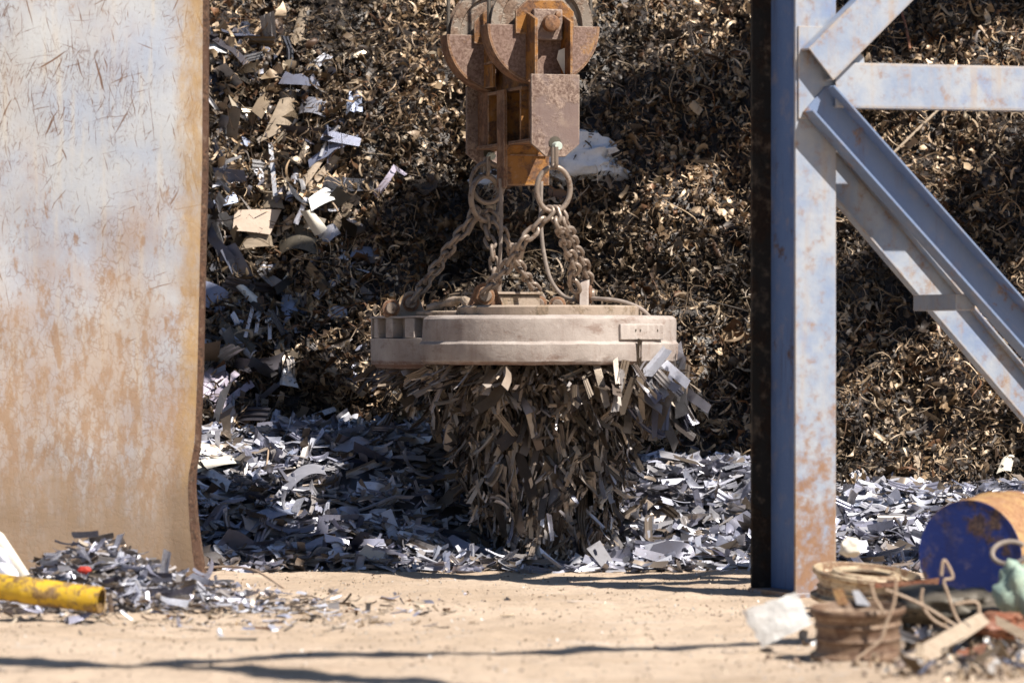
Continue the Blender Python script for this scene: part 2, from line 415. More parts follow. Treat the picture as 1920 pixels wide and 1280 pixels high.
def curls(n, lmin, lmax, wmin, wmax):
    nu = 13
    L = rng.uniform(lmin, lmax, n)[:, None]; t = np.linspace(0, 1, nu)[None, :]
    turns = rng.uniform(.05, .75, n)[:, None]*2*np.pi*np.where(rng.random((n, 1)) < .12, 1.8, 1); rad = L/np.maximum(turns, .6)*rng.uniform(.5, 1., n)[:, None]
    pitch = L*rng.uniform(.1, .8, n)[:, None]
    c = np.stack([rad*np.cos(turns*t), rad*np.sin(turns*t), pitch*t+.16*L*np.sin(t*rng.uniform(2, 9, n)[:, None]+rng.uniform(0, 6, n)[:, None])], -1)
    c -= c.mean(1, keepdims=True)
    W = rng.uniform(wmin, wmax, n)[:, None, None]*(.5+.5*np.sin(np.pi*np.clip(t, .06, .94)))[..., None]
    a = rng.uniform(0, 6.28, n)[:, None]+t*rng.uniform(-2, 2, n)[:, None]
    wv = np.stack([np.cos(turns*t)*np.cos(a), np.sin(turns*t)*np.cos(a), np.sin(a)], -1)
    p = np.stack([c-wv*W/2, c+wv*W/2], 2).reshape(n, -1, 3)
    return p, grid_faces(nu, 2)
def place(p, f, Rm, T, tint):
    n, k, _ = p.shape
    v = np.einsum('nij,nkj->nki', Rm, p)+T[:, None, :]
    F = (f[None]+(np.arange(n)*k)[:, None, None]).reshape(-1, 4)
    return v.reshape(-1, 3), F, np.repeat(tint, k, 0)
def join(parts):
    vs, fs, ts, o = [], [], [], 0
    for v, f, t in parts: vs.append(v); fs.append(f+o); ts.append(t); o += len(v)
    return np.vstack(vs), np.vstack(fs), np.vstack(ts)
def tints(n, tab, jit=.2):
    t = np.array(tab)[rng.integers(0, len(tab), n)]*rng.uniform(1-jit, 1+jit, (n, 1)); return np.clip(t, .01, .9)

# ------------------------------------------------------------------ brown swarf heap
def pile_pts(n, x0=-3., x1=3.9, z0=.3, z1=4., out=(-.02, .07)):
    x = rng.uniform(x0, x1, n); z = rng.uniform(z0, z1, n); off = rng.uniform(*out, n)
    y = np.array([Ypile(a, b) for a, b in zip(x, z)])
    return np.stack([x, y-off*.8, z+off*.6], -1)
def clump(T):   # batches of scrap differ in colour
    return np.array([[min(1.25, max(.22, .70+1.1*nz(a*1.3, c*1.5, 31)))*(1+.12*q) for q in (1, 0, -1)] for a, b, c in T])
parts = []
gx = np.linspace(-9, 10, 230); gz = np.concatenate([np.linspace(-.1, 4.4, 110), np.linspace(4.5, 7.5, 16)])
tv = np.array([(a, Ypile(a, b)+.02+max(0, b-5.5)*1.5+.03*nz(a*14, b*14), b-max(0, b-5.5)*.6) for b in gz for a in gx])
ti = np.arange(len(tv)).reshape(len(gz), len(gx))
parts.append((tv, np.stack([ti[:-1, :-1], ti[:-1, 1:], ti[1:, 1:], ti[1:, :-1]], -1).reshape(-1, 4), np.tile([.016, .012, .010], (len(tv), 1))))  # near-black base: shade in the gaps between flakes put into its colour
for n, a, b in ((18000, .03, .065), (13000, .055, .11), (1400, .10, .18)):
    p, f = crumpled(n, a, b); T = pile_pts(n); parts.append(place(p, f, quat_rand(n), T, tints(n, SW_T)*clump(T)))
for n, a, b, c, d in ((10000, .08, .24, .003, .008), (8000, .08, .20, .008, .020), (600, .35, .7, .004, .009)):
    p, f = curls(n, a, b, c, d); T = pile_pts(n, out=(0, .10)); parts.append(place(p, f, quat_rand(n), T, tints(n, SW_T+SW_T[3:4]+SW_T[6:9])*clump(T)))
v, f, t = join(parts)
sw = raw_mesh('swarf_heap', v, f, m_swarf, t, kind='stuff')
tag(sw, 'tall brown heap of tangled metal turnings and shredded scrap behind the magnet', 'scrap heap')

# individual larger curls lying on it
def thick(verts, faces, th):
    me = bmesh.new(); vs = [me.verts.new(p) for p in verts]
    for q in faces: me.faces.new([vs[i] for i in q])
    bmesh.ops.solidify(me, geom=me.faces[:], thickness=th); return me
curl_meshes = []
for i in range(14):
    if i % 2: p, f = crumpled(1, .09, .13)
    else: p, f = curls(1, .2, .34, .010, .02)
    bm = thick(p[0], f, .003); me = bpy.data.meshes.new('scrap_curl'); bm.to_mesh(me); bm.free(); me.materials.append(m_swarf_o)
    me.polygons.foreach_set('use_smooth', [True]*len(me.polygons)); curl_meshes.append(me)
zones = [('left of the hoist', -2.2, -.1), ('between the magnet and the steel post', .9, 1.75), ('right of the steel post', 1.95, 3.2)]
def mesh_thing(name, me, M, label, cat, group=None):
    o = bpy.data.objects.new(name, me); COL.objects.link(o); o.matrix_world = M; return tag(o, label, cat, group)
for zi, (zn, xa, xb) in enumerate(zones):
    for k in range(70):
        T = pile_pts(1, xa, xb, .75, 3.2, (.05, .09))[0]; i = random.randrange(14)
        M = Matrix.Translation(T) @ Quaternion([random.gauss(0, 1) for _ in range(4)]).normalized().to_matrix().to_4x4() @ Matrix.Scale(random.uniform(.75, 1.2), 4)
        kind = 'crumpled rusty metal flake' if i % 2 else 'long curled metal turning'
        mesh_thing('metal_flake' if i % 2 else 'metal_curl', curl_meshes[i], M, f'{kind} on the brown swarf heap {zn}', 'metal scrap', 'larger scraps lying on the swarf heap '+zn)

# ------------------------------------------------------------------ offcut library
def offcut(kind, L, W, seed):
    rr = random.Random(seed); nu = 7
    if kind == 'ribbed': prof = [(-.5, 0), (-.30, 0), (-.24, .10), (-.14, .10), (-.08, 0), (.10, 0), (.16, .10), (.27, .10), (.33, 0), (.5, 0)]
    elif kind == 'folded': prof = [(-.5, .42), (-.42, .1), (-.36, 0), (0, 0), (.5, 0)]
    elif kind == 'curved': prof = [(v, .35*(.25-v*v)) for v in (-.5, -.3, -.1, .1, .3, .5)]
    else: prof = [(-.5, 0), (-.17, 0), (.17, 0), (.5, 0)]
    nv = len(prof); kap = {'curved': rr.uniform(1., 2.6), 'flat': rr.uniform(-.5, .5), 'ribbed': rr.uniform(-.9, .9), 'folded': rr.uniform(-.4, .4), 'notched': rr.uniform(-.5, .5)}[kind]
    kap = kap if abs(kap) > .05 else .05
    ta, tb = rr.uniform(.5, 1.1), rr.uniform(.6, 1.1); sl0, sl1 = rr.uniform(-.35, .35), rr.uniform(-.35, .35); tw = rr.uniform(-.35, .35)
    kink = rr.choice([0, 0, .5, -.6]) if kind != 'curved' else 0
    vs = []
    for i in range(nu):
        u = i/(nu-1)-.5
        for (v, h) in prof:
            uu = u*(1+(sl0 if u < 0 else sl1)*v*.8)
            x = math.sin(kap*uu)/kap*L; z = (1-math.cos(kap*uu))/kap*L
            if uu > .12: z += (uu-.12)*L*kink; x -= (uu-.12)*L*abs(kink)*.25
            ww = W*(ta+(tb-ta)*(u+.5))
            if kind == 'notched' and i % 2 and v > .3: ww *= .62
            a = tw*u*2; y = v*ww; zz = h*W
            vs.append((x, y*math.cos(a)-zz*math.sin(a), z+y*math.sin(a)+zz*math.cos(a)))
    vs = np.array(vs); return vs-vs.mean(0), grid_faces(nu, nv)
KINDS = ['flat', 'ribbed', 'folded', 'curved', 'notched']; LIB = []
for i in range(30):
    k = KINDS[i % 5] if i < 20 else random.choice(['flat', 'ribbed', 'curved'])
    L = random.uniform(.10, .24); LIB.append((k, *offcut(k, L, L*random.uniform(.19, .42), 100+i)))
def lib_objs(mat, wy=1.):
    out = []
    for k, v, f in LIB:
        bm = thick(v*np.array([1, wy, wy]), f, .0022); me = bpy.data.meshes.new('steel_offcut'); bm.to_mesh(me); bm.free(); me.materials.append(mat)
        me.polygons.foreach_set('use_smooth', [True]*len(me.polygons)); me.set_sharp_from_angle(angle=R(30)); out.append(me)
    return out
lib_chip, lib_hang = lib_objs(m_chip_o), lib_objs(m_hang_o, .72)
def bundle(T, Rm, S, m, gap=.007):
    n = len(T); k = np.tile(np.arange(m), n); ch = np.repeat(rng.integers(0, len(LIB), n), m); T, Rm, S = np.repeat(T, m, 0), np.repeat(Rm, m, 0), np.repeat(S, m)
    T = T+Rm[:, :, 2]*(k*gap)[:, None]+Rm[:, :, 0]*rng.normal(size=(n*m, 1))*.02+Rm[:, :, 1]*rng.normal(size=(n*m, 1))*.012
    return T, basis(Rm[:, :, 0]+rng.normal(size=(n*m, 3))*.09, Rm[:, :, 2]+rng.normal(size=(n*m, 3))*.12), S*rng.uniform(.85, 1.1, n*m), ch
def stuff_offcuts(T, Rm, S, tint, ch=None, wy=1.):
    ch = rng.integers(0, len(LIB), len(T)) if ch is None else ch; parts = []
    for i, (k, v, f) in enumerate(LIB):
        q = np.where(ch == i)[0]
        if len(q): parts.append(place((v*np.array([1, wy, wy]))[None]*S[q][:, None, None], f, Rm[q], T[q], tint[q]))
    return join(parts)
WORD = {'flat': 'flat steel offcut', 'ribbed': 'ribbed steel offcut', 'folded': 'folded steel offcut', 'curved': 'curved steel offcut', 'notched': 'notched steel offcut'}
CAT = 'metal offcut'

# ------------------------------------------------------------------ heap of bright offcuts on the ground
def heap_place(n, x0, x1, y0, y1, dz, tilt=.5):
    x = rng.uniform(x0, x1, n); y = rng.uniform(y0, y1, n)
    h = np.array([Hheap(a, b) for a, b in zip(x, y)]); ok = h > -.02
    x, y, h = x[ok], y[ok], h[ok]; n = len(x)
    T = np.stack([x, y, h+rng.uniform(*dz, n)], -1)
    N = np.stack([np.zeros(n), -np.full(n, .35), np.ones(n)], -1)+rng.normal(size=(n, 3))*tilt
    X = rng.normal(size=(n, 3))*np.array([1, .8, .25])
    return T, basis(X, N)
T, Rm = heap_place(9000, -3.2, 3.8, 20.1, 22.7, (-.02, .05)); n = len(T)
v, f, t = stuff_offcuts(T, Rm, rng.uniform(.32, .95, n)*np.where(rng.random(n) < .12, 1.4, 1), tints(n, CH_T))
T, Rm = heap_place(700, -3.2, 3.8, 20.1, 22.7, (.0, .05)); T, Rm, S_, ch = bundle(T, Rm, rng.uniform(.5, 1.2, len(T)), 3); p2 = stuff_offcuts(T, Rm, S_, tints(len(T), CH_T), ch); v, f, t = join([(v, f, t), p2])
hx = np.linspace(-5, 5.5, 150); hy = np.linspace(20.0, 23.4, 60)
hv = np.array([(a, b, Hheap(a, b)-.03) for b in hy for a in hx]); hi = np.arange(len(hv)).reshape(len(hy), len(hx))
hf = np.stack([hi[:-1, :-1], hi[:-1, 1:], hi[1:, 1:], hi[1:, :-1]], -1).reshape(-1, 4)
v, f, t = join([(v, f, t), (hv, hf, np.tile([.12, .12, .14], (len(hv), 1)))])
tag(raw_mesh('offcut_heap', v, f, m_chip, t, kind='stuff'), 'low heap of small bright steel offcuts spread below the magnet', 'scrap heap')
hz = [('in the shaded left side of the low bright heap', -1.75, -.35, 95), ('in the low bright heap right of the hanging load', .5, 1.4, 95), ('in the low bright heap right of the steel post', 1.85, 2.7, 40), ('in the low bright heap straight below the magnet', -.35, .5, 60)]
for zn, xa, xb, cnt in hz:
    T, Rm = heap_place(cnt, xa, xb, 20.35, 22.0, (.04, .08), .45)
    for a, r in zip(T, Rm):
        i = random.randrange(len(LIB)); M = Matrix.Translation(a) @ Matrix(r.tolist()).to_4x4() @ Matrix.Scale(random.uniform(.8, 1.4), 4)
        mesh_thing('steel_offcut', lib_chip[i], M, f'pale {WORD[LIB[i][0]]} {zn}', CAT, 'larger offcuts '+zn)

# ------------------------------------------------------------------ the magnet (twin drum), yawed 18 degrees
YAW = R(18); MO = P(1030, 637, 20.8)
U3 = Vector((math.cos(YAW), math.sin(YAW), 0)); V3 = Vector((-math.sin(YAW), math.cos(YAW), 0))
mag = empty('lifting_magnet', MO, YAW, 'big dusty round lifting magnet with twin drums hanging from chains', 'lifting magnet')
RM = .70; ZB, ZT = -.133, .130
def drum(parent, name, vy, ribs):
    mb = MB(); M = Matrix.Translation((0, vy, 0))
    if not ribs:
        prof = [(0, ZB+.02), (RM-.06, ZB+.02), (RM-.05, ZB), (RM-.02, ZB+.004), (RM-.004, ZB+.022), (RM, ZB+.05), (RM+.002, -.022), (RM-.012, -.008), (RM-.014, .09), (RM-.018, .112), (RM-.032, ZT-.004), (RM-.05, ZT), (0, ZT+.004)]
    else:
        prof = [(0, ZB), (RM-.05, ZB-.03), (RM-.02, ZB-.024), (RM, ZB), (RM, .008), (RM-.07, .012), (RM-.07, .10), (RM-.07, ZT-.01), (RM, ZT-.008), (RM, ZT+.002), (0, ZT+.004)]
    mb.lathe(prof, M, 128)
    for q in mb.bm.verts:
        rr = Vector((q.co.x, q.co.y-vy, 0))
        if rr.length > .5: q.co += rr.normalized()*(.009*nz(q.co.x*6, q.co.y*6, q.co.z*9)+.004*nz(q.co.x*19, q.co.y*19, q.co.z*14)); q.co.z += .005*nz(q.co.x*9, q.co.y*9, 5)
    return mb.build(name, m_magnet, parent, angle=28)
drum(mag, 'drum', 0, False)
rd = drum(mag, 'drum', .98, True)
for k in range(14):
    a = R(120+k*15); c, s_ = math.cos(a), math.sin(a)
    mb = MB(); mb.box((c*(RM-.037), .98+s_*(RM-.037), .066), (.068, .075, .112), Matrix.Rotation(a, 3, 'Z')); mb.build('rib', m_magnet, rd, .006)
# bridge between the drums
mb = MB(); mb.box((0, .5, 0), (1.0, .5, .2)); mb.build('bridge_box', m_magnet, mag, .01)
# nameplate on the front drum
mb = MB()
for k in range(7):
    a = R(-74+k*3.9); c, s_ = math.cos(a), math.sin(a)
    mb.box((c*(RM-.008), s_*(RM-.008), .042), (.02, .054, .083), Matrix.Rotation(a, 3, 'Z'))
np_ = mb.build('nameplate', m_magnet, mag, .004)
for k, zz in ((1.5, .05), (2.2, .05), (5.2, .05)):
    a = R(-74+k*3.9); MB().box((math.cos(a)*(RM+.003), math.sin(a)*(RM+.003), zz), (.004, .008, .012), Matrix.Rotation(a, 3, 'Z')).build('rivet_hole', m_darksheet, np_)
# deck plates
mb = MB(); mb.lathe([(0, ZT), (.50, ZT), (.505, ZT+.045), (.49, ZT+.055), (0, ZT+.058)], Matrix.Translation((.02, .05, 0)), 64); mb.build('deck_plate', m_magtop, mag)
mb = MB(); mb.lathe([(0, ZT), (.46, ZT), (.465, ZT+.02), (.45, ZT+.03), (0, ZT+.032)], Matrix.Translation((0, .98, 0)), 64); mb.build('deck_plate', m_magtop, mag)
mb = MB(); mb.box((-.10, .5, ZT+.072), (.34, .26, .09)); mb.build('terminal_box', m_magtop, mag, .008)
mb = MB(); mb.box((-.10, .5, ZT+.126), (.37, .29, .014)); mb.build('box_lid', m_magtop, mag, .004)
mb = MB(); mb.box((-.44, .5, ZT+.016), (.12, .4, .028), Matrix.Rotation(.3, 3, 'Z')); mb.box((-.3, .1, ZT+.02), (.10, .2, .03)); mb.build('pad_plate', m_magtop, mag, .01)
def lug(name, u, v, h, wd, th, ang, mat=m_magnet, hole=.6):
    z0 = ZT-.005; rt = wd*.28
    pts = [(-wd/2, 0), (wd/2, 0)]+[(rt*math.cos(R(a)), h-rt+rt*math.sin(R(a))) for a in range(20, 161, 14)]
    A = Vector((math.cos(ang), math.sin(ang), 0)); N = A.cross(Vector((0, 0, 1)))
    mb = MB(); mb.prism(pts, Vector((u, v, z0))-N*th/2, A, (0, 0, 1), th); lg = mb.build(name, mat, mag, .006)
    M = Matrix.Translation(Vector((u, v, z0+h*hole))) @ N.to_track_quat('Z', 'Y').to_matrix().to_4x4()
    mb = MB(); mb.lathe([(0, -th*.5-.03), (.028, -th*.5-.03), (.034, -th*.5-.02), (.034, th*.5+.02), (.028, th*.5+.03), (0, th*.5+.03)], M, 20); mb.build('pin', m_chain, lg)
    mb = MB(); mb.lathe([(.034, -th*.5-.016), (.05, -th*.5-.012), (.05, th*.5+.012), (.034, th*.5+.016)], M, 20); mb.build('washer', m_rust, lg)
lug('lug', -.37, -.02, .185, .24, .03, R(-14), m_rust)
lug('lug', .19, -.04, .20, .20, .05, R(66), m_magnet)
lug('lug', -.49, .98, .15, .17, .04, R(-18), m_magtop, .55)
lug('lug', .27, 1.0, .13, .14, .05, R(-18), m_magtop)
lug('lug', .36, .93, .12, .12, .03, R(-18), m_magtop)
lug('stop_bracket', -.66, .80, .085, .075, .015, R(-10), m_rust)

# ------------------------------------------------------------------ hook block
blk = empty('hook_block', MO+V3*.5+Vector((0, 0, .9)), YAW, 'rusty yellow hook block with two big rope sheaves above the magnet', 'hook block')
BO = Vector((0, .5, .9))            # its place in the magnet's frame
def zc(py, d=20.9): return CAMZ-(py-640)/FPX*d-(MO.z+.9)   # height in the block's frame
ZS = zc(48); RG = .318
XZ = dict(U=(1, 0, 0), V=(0, 0, 1))   # prism in the x-z plane; extrusion runs towards -y
def half(r, n=26, cx=0., cz=0.): return [(cx+r*math.cos(a), cz+r*math.sin(a)) for a in np.linspace(math.pi, 2*math.pi, n)]
for k, vs in enumerate((-.39, .36)):
    cz = ZS
    g = empty('sheave_housing', (0, vs, cz)); g.parent = blk
    g = None
    # guard: half disc front plate with a trough rim and a back plate
    mb = MB(); mb.prism(half(RG), (0, vs, cz), depth=.014, **XZ); guard = mb.build('sheave_guard', m_guard, blk, .002)
    mb = MB(); mb.lathe([(RG-.012, 0), (RG+.004, 0), (RG+.004, .13), (RG-.012, .13)], Matrix.Translation((0, vs-.016, cz)) @ Matrix.Rotation(R(-90), 4, 'X'), 40, 0, math.pi, True)
    mb.build('guard_rim', m_rust, guard, .002)
    mb = MB(); mb.prism(half(RG-.014), (0, vs+.112, cz), depth=.012, **XZ); mb.build('guard_back', m_rust, guard)
    # sheave wheel
    M = Matrix.Translation((0, vs+.052, cz)) @ Matrix.Rotation(R(90), 4, 'X')
    mb = MB(); mb.lathe([(.055, -.03), (.06, -.012), (.225, -.010), (.235, -.035), (.292, -.042), (.294, -.034), (.262, 0), (.294, .034), (.292, .042), (.235, .035), (.225, .010), (.06, .012), (.055, .03)], M, 72)
    mb.build('sheave', m_sheave, blk, angle=25)
    # octagon bearing plate in front of the wheel
    a, b, c = .167, .10, .075
    mb = MB(); mb.prism([(-a, -.05), (a, -.05), (a, .075), (a-c*.9, .137), (-a+c*.9, .137), (-a, .075)], (.0, vs-.018, cz), depth=.016, **XZ); mb.build('bearing_plate', m_block, blk, .003)
    # vertical ribs standing out to the front, pin block between them
    sgn = -1
    for xx, top, tk in ((-.095, .072, .018), (.105, .062, .014)):
        mb = MB(); pts = [(0, top), (.16, top-.05 if k == 0 else top-.02), (.16, -.30), (0, -.30)]
        mb.prism([(-q[0], q[1]) for q in pts], (xx-tk/2, vs-.014, cz), (0, 1, 0), (0, 0, 1), tk); mb.build('rib_plate', m_block, blk, .002)
    mb = MB(); mb.box((.007, vs-.05, cz+.0), (.165, .05, .17)); pb = mb.build('axle_plate', m_plateR, blk, .008)
    M2 = Matrix.Translation((.015, vs-.10, cz+.005)) @ Matrix.Rotation(R(90), 4, 'X')
    mb = MB(); mb.lathe([(0, .03), (.034, .03), (.043, .024), (.046, .010), (.046, -.03)], M2, 26); mb.build('axle_end', m_rust, pb)
    mb = MB(); mb.lathe([(0, .014), (.014, .012), (.018, 0), (.018, -.03)], Matrix.Translation((.06, vs-.08, cz+.055)) @ Matrix.Rotation(R(90), 4, 'X'), 14); mb.build('bolt', m_rust, pb)
for o in [o for o in bpy.data.objects if o.name.startswith('sheave_housing')]: bpy.data.objects.remove(o)
# torn edge of yellow sheet between the front ribs
mb = MB(); mb.prism([(0, 0), (.045, -.09), (.045, .06), (.01, .045)], (.052, -.47, zc(112)), depth=.006, **XZ); mb.build('torn_plate', m_creamsheet, blk)
# outer hanger plates: a pentagon each, front and rear
for k, vs in enumerate((-.57, .60)):
    mb = MB(); hw = .137
    zt_, zb_, zm = zc(144), zc(297), zc(273)
    mb.prism([(-hw, zm), (-.055, zb_), (.055, zb_), (hw, zm), (hw, zt_), (-hw, zt_)], (.004, vs, 0), depth=.024, **XZ)
    hp = mb.build('hanger_plate', m_plateR, blk, .003)
    MB().lathe([(0, -.02), (.034, -.02), (.034, .028), (0, .028)], Matrix.Translation((.0, vs, zc(271))) @ Matrix.Rotation(R(90), 4, 'X'), 20).build('pin_hole', m_darksheet, hp)
    MB().lathe([(0, -.05), (.024, -.05), (.024, .058), (.02, .066), (0, .066)], Matrix.Translation((.004, vs-.012, zc(278))) @ Matrix.Rotation(R(90), 4, 'X'), 6 if k else 18).build('pin_bolt', m_brass, hp)
    # side cheeks joining the hanger to the ribs
    mb = MB(); mb.box((-.06, vs+(.12 if k == 0 else -.12), zc(205)), (.014, .21, .33)); mb.build('cheek_plate', m_rust, blk, .002)
# long web along the block with flanges and stiffeners
mb = MB(); mb.box((.02, 0, zc(210)), (.03, 1.14, .34)); mb.build('web_plate', m_block, blk, .002)
mb = MB(); mb.box((.0, 0, zc(264)), (.2, 1.0, .018)); mb.build('flange_plate', m_rust, blk, .002)
mb = MB(); mb.box((.0, .0, zc(163)), (.19, .62, .016)); mb.build('flange_plate', m_rust, blk, .002)
for yy in (-.28, .02, .30): MB().box((-.045, yy, zc(213)), (.10, .016, .28)).build('stiffener', m_block, blk, .002)
mb = MB(); mb.box((.0, .0, zc(105)), (.24, .62, .012)); mb.build('spacer_plate', m_rust, blk, .002)
mb = MB(); mb.box((-.03, .0, zc(125)), (.03, .62, .2)); mb.build('spacer_web', m_block, blk, .002)
# lower centre box
mb = MB(); mb.box((.02, -.02, zc(301)), (.25, .10, .245)); lb = mb.build('lower_box', m_block, blk, .004)
MB().box((-.115, -.02, zc(255)), (.02, .13, .54)).build('lower_strap', m_rust, lb, .003)
MB().box((.02, -.075, zc(286)), (.21, .012, .008)).build('weld_bar', m_rust, lb)

# ropes running up from the sheaves
for vs, nm in ((-.338, 'front'), (.412, 'rear')):
    for sx, sn in ((-.292, 'left'), (.292, 'right')):
        c = MO+BO.z*Vector((0, 0, 1))+V3*(.5+vs)+U3*sx+Vector((0, 0, ZS))
        mb = MB(); mb.tube([c+Vector((0, 0, q)) for q in (0, .3, 1.5, 4.2)], .011, 8)
        tag(mb.build('wire_rope', m_rope), f'dark wire rope rising from the {sn} side of the {nm} sheave', 'wire rope', 'hoist ropes above the sheaves')

# ------------------------------------------------------------------ rings, shackle, chains
def oval(a, b, n=40): return [(a*math.cos(t), b*math.sin(t)) for t in np.linspace(0, 2*math.pi, n, endpoint=False)]
def ring(name, c, a, b, r, X, Z, label, mat=m_chain):
    X, Z = Vector(X).normalized(), Vector(Z).normalized()
    mb = MB(); mb.tube([X*p+Z*q for p, q in oval(a, b)], r, 12, True)
    return tag(mb.build(name, mat, loc=c), label, 'lifting ring')
DF = 20.27; dF = 20.32
ring('lifting_ring', P(1038, 355, dF), .090, .119, .0145, U3+Vector((0, -.1, 0)), (0.02, 0, 1), 'large oval steel ring under the front hanger plate')
ring('lifting_ring', P(914, 343, 21.45), .094, .112, .014, U3, (0, 0, 1), 'oval steel ring under the rear hanger plate')
ring('lifting_ring', P(911, 372, 21.45), .115, .125, .016, V3*.5+U3, (.0, 0, 1), 'dark link ring hooked through the rear oval ring')
# shackle: U strap over the pin bolt
def shackle(cx, cy0, cy1, d, label):
    h = (cy1-cy0)/FPX*d
    A = V3; pts = [A*-.028+Vector((0, 0, 0)), A*-.028+Vector((0, 0, -h*.7))]+[A*(-.028*math.cos(t))+Vector((0, 0, -h*.7-.028*math.sin(t))) for t in np.linspace(.3, 2.85, 8)]+[A*.028+Vector((0, 0, -h*.7)), A*.028]
    mb = MB(); mb.tube(pts, .012, 10); return tag(mb.build('shackle', m_chain, loc=P(cx, cy0, d)), label, 'shackle')
shackle(1040, 276, 318, 20.28, 'steel shackle through the pin of the front hanger plate')
shackle(913, 294, 330, 21.45, 'steel shackle at the pin of the rear hanger plate')
# one link, copied along each chain
def link_mesh(L, W, r):
    pts = []; hl = L/2-W/2
    for t in np.linspace(-math.pi/2, math.pi/2, 9): pts.append((hl+W/2*math.cos(t), W/2*math.sin(t), 0))
    for t in np.linspace(math.pi/2, 3*math.pi/2, 9): pts.append((-hl+W/2*math.cos(t), W/2*math.sin(t), 0))
    mb = MB(); mb.tube(pts, r, 10, True); o = mb.build('link', m_chain); me = o.data; bpy.data.objects.remove(o); return me
link_me = link_mesh(.076, .044, .0100)
def chain(path, label, scale=1., tw0=0.3):
    pts = spline(path, 14); root = empty('lifting_chain', pts[0], 0, label, 'chain', 'chains holding the magnet')
    pitch = .060*scale; acc = 0; i = 0; seg = [(pts[j+1]-pts[j]).length for j in range(len(pts)-1)]; tot = sum(seg); n = max(2, round(tot/pitch)); pitch = tot/n
    def at(s):
        for j, l in enumerate(seg):
            if s <= l or j == len(seg)-1: return pts[j].lerp(pts[j+1], min(1, s/l)), (pts[j+1]-pts[j]).normalized()
            s -= l
    for k in range(n):
        c, x = at((k+.5)*pitch)
        y = x.cross(Vector((0, 1, 0))).normalized(); z = x.cross(y)
        a = tw0+(math.pi/2)*(k % 2)+random.uniform(-.25, .25)
        x2 = (x+Vector((random.gauss(0, .1), 0, random.gauss(0, .08)))).normalized()
        y2 = (y*math.cos(a)+z*math.sin(a)); y2 = (y2-x2*y2.dot(x2)).normalized(); z2 = x2.cross(y2)
        o = bpy.data.objects.new('link', link_me); COL.objects.link(o); o.parent = root
        o.matrix_local = Matrix.Translation(c-pts[0]) @ Matrix((x2, y2, z2)).transposed().to_4x4() @ Matrix.Scale(scale*1.06, 4)
    return root
dR = 21.45
chain([P(893, 392, dR), P(880, 418, dR), P(855, 448, dR), P(828, 488, 21.5), P(800, 528, 21.5), P(775, 562, 21.5)], 'slack chain slanting down to the far left lug of the magnet', 1.08)
chain([P(908, 405, dR), P(912, 430, dR), P(922, 465, 21.4), P(927, 500, 21.4), P(930, 548, 21.4)], 'chain hanging straight down beside the black cable')
chain([P(915, 398, dR), P(935, 422, dR), P(953, 455, 21.5), P(975, 500, 21.6), P(995, 530, 21.75), P(1018, 556, 21.85)], 'chain crossing behind to the rear right lug of the magnet')
chain([P(1032, 392, dF), P(1008, 424, dF), P(982, 452, dF), P(962, 483, 20.4), P(938, 515, 20.5), P(908, 548, 20.6)], 'chain crossing in front to the dark left lug of the magnet', 1.1)
chain([P(1037, 392, dF), P(1050, 425, dF), P(1062, 462, 20.5), P(1078, 498, 20.65), P(1072, 522, 20.72), P(1082, 545, 20.76)], 'left strand of the chain pair above the front right lug', 1.05)
chain([P(1045, 392, dF+.03), P(1064, 425, dF+.05), P(1078, 462, 20.6), P(1096, 498, 20.75), P(1102, 522, 20.85), P(1094, 548, 20.9)], 'right strand of the chain pair above the front right lug', 1.05)
mb = MB(); mb.tube([P(894, 404, dR), P(875, 440, dR)], .016, 10); tag(mb.build('steel_rod', m_chain), 'short thick steel rod in the slack left chain', 'steel rod')

# power cables
mb = MB(); mb.tube(spline([P(938, 335, 21.2), P(940, 400, 21.2), P(938, 470, 21.2), P(934, 545, 21.3)], 12), .0105, 10)
tag(mb.build('power_cable', m_rubber), 'straight rubber cable dropping from the hook block behind the chains', 'cable')
mb = MB(); mb.tube(spline([P(1015, 340, 21.0), P(1014, 410, 21.), P(1019, 470, 21.), P(1033, 525, 21.), P(1058, 556, 21.), P(1085, 562, 20.9), P(1120, 560, 20.75), P(1165, 565, 20.7), P(1200, 578, 20.7), P(1218, 594, 20.72)], 10), .0115, 10)
tag(mb.build('power_cable', m_rubber), 'curved rubber cable looping down onto the top of the magnet', 'cable')
mb = MB(); mb.tube(spline([P(800, 578, 21.2), P(825, 574, 21.2), P(845, 566, 21.1), P(868, 562, 21.0), P(880, 572, 20.9)], 8), lambda t: .018+.01*math.sin(t*9)**2, 10)
tag(mb.build('cloth_bundle', m_magtop), 'dusty twisted rag lying on the left of the magnet top', 'rag')

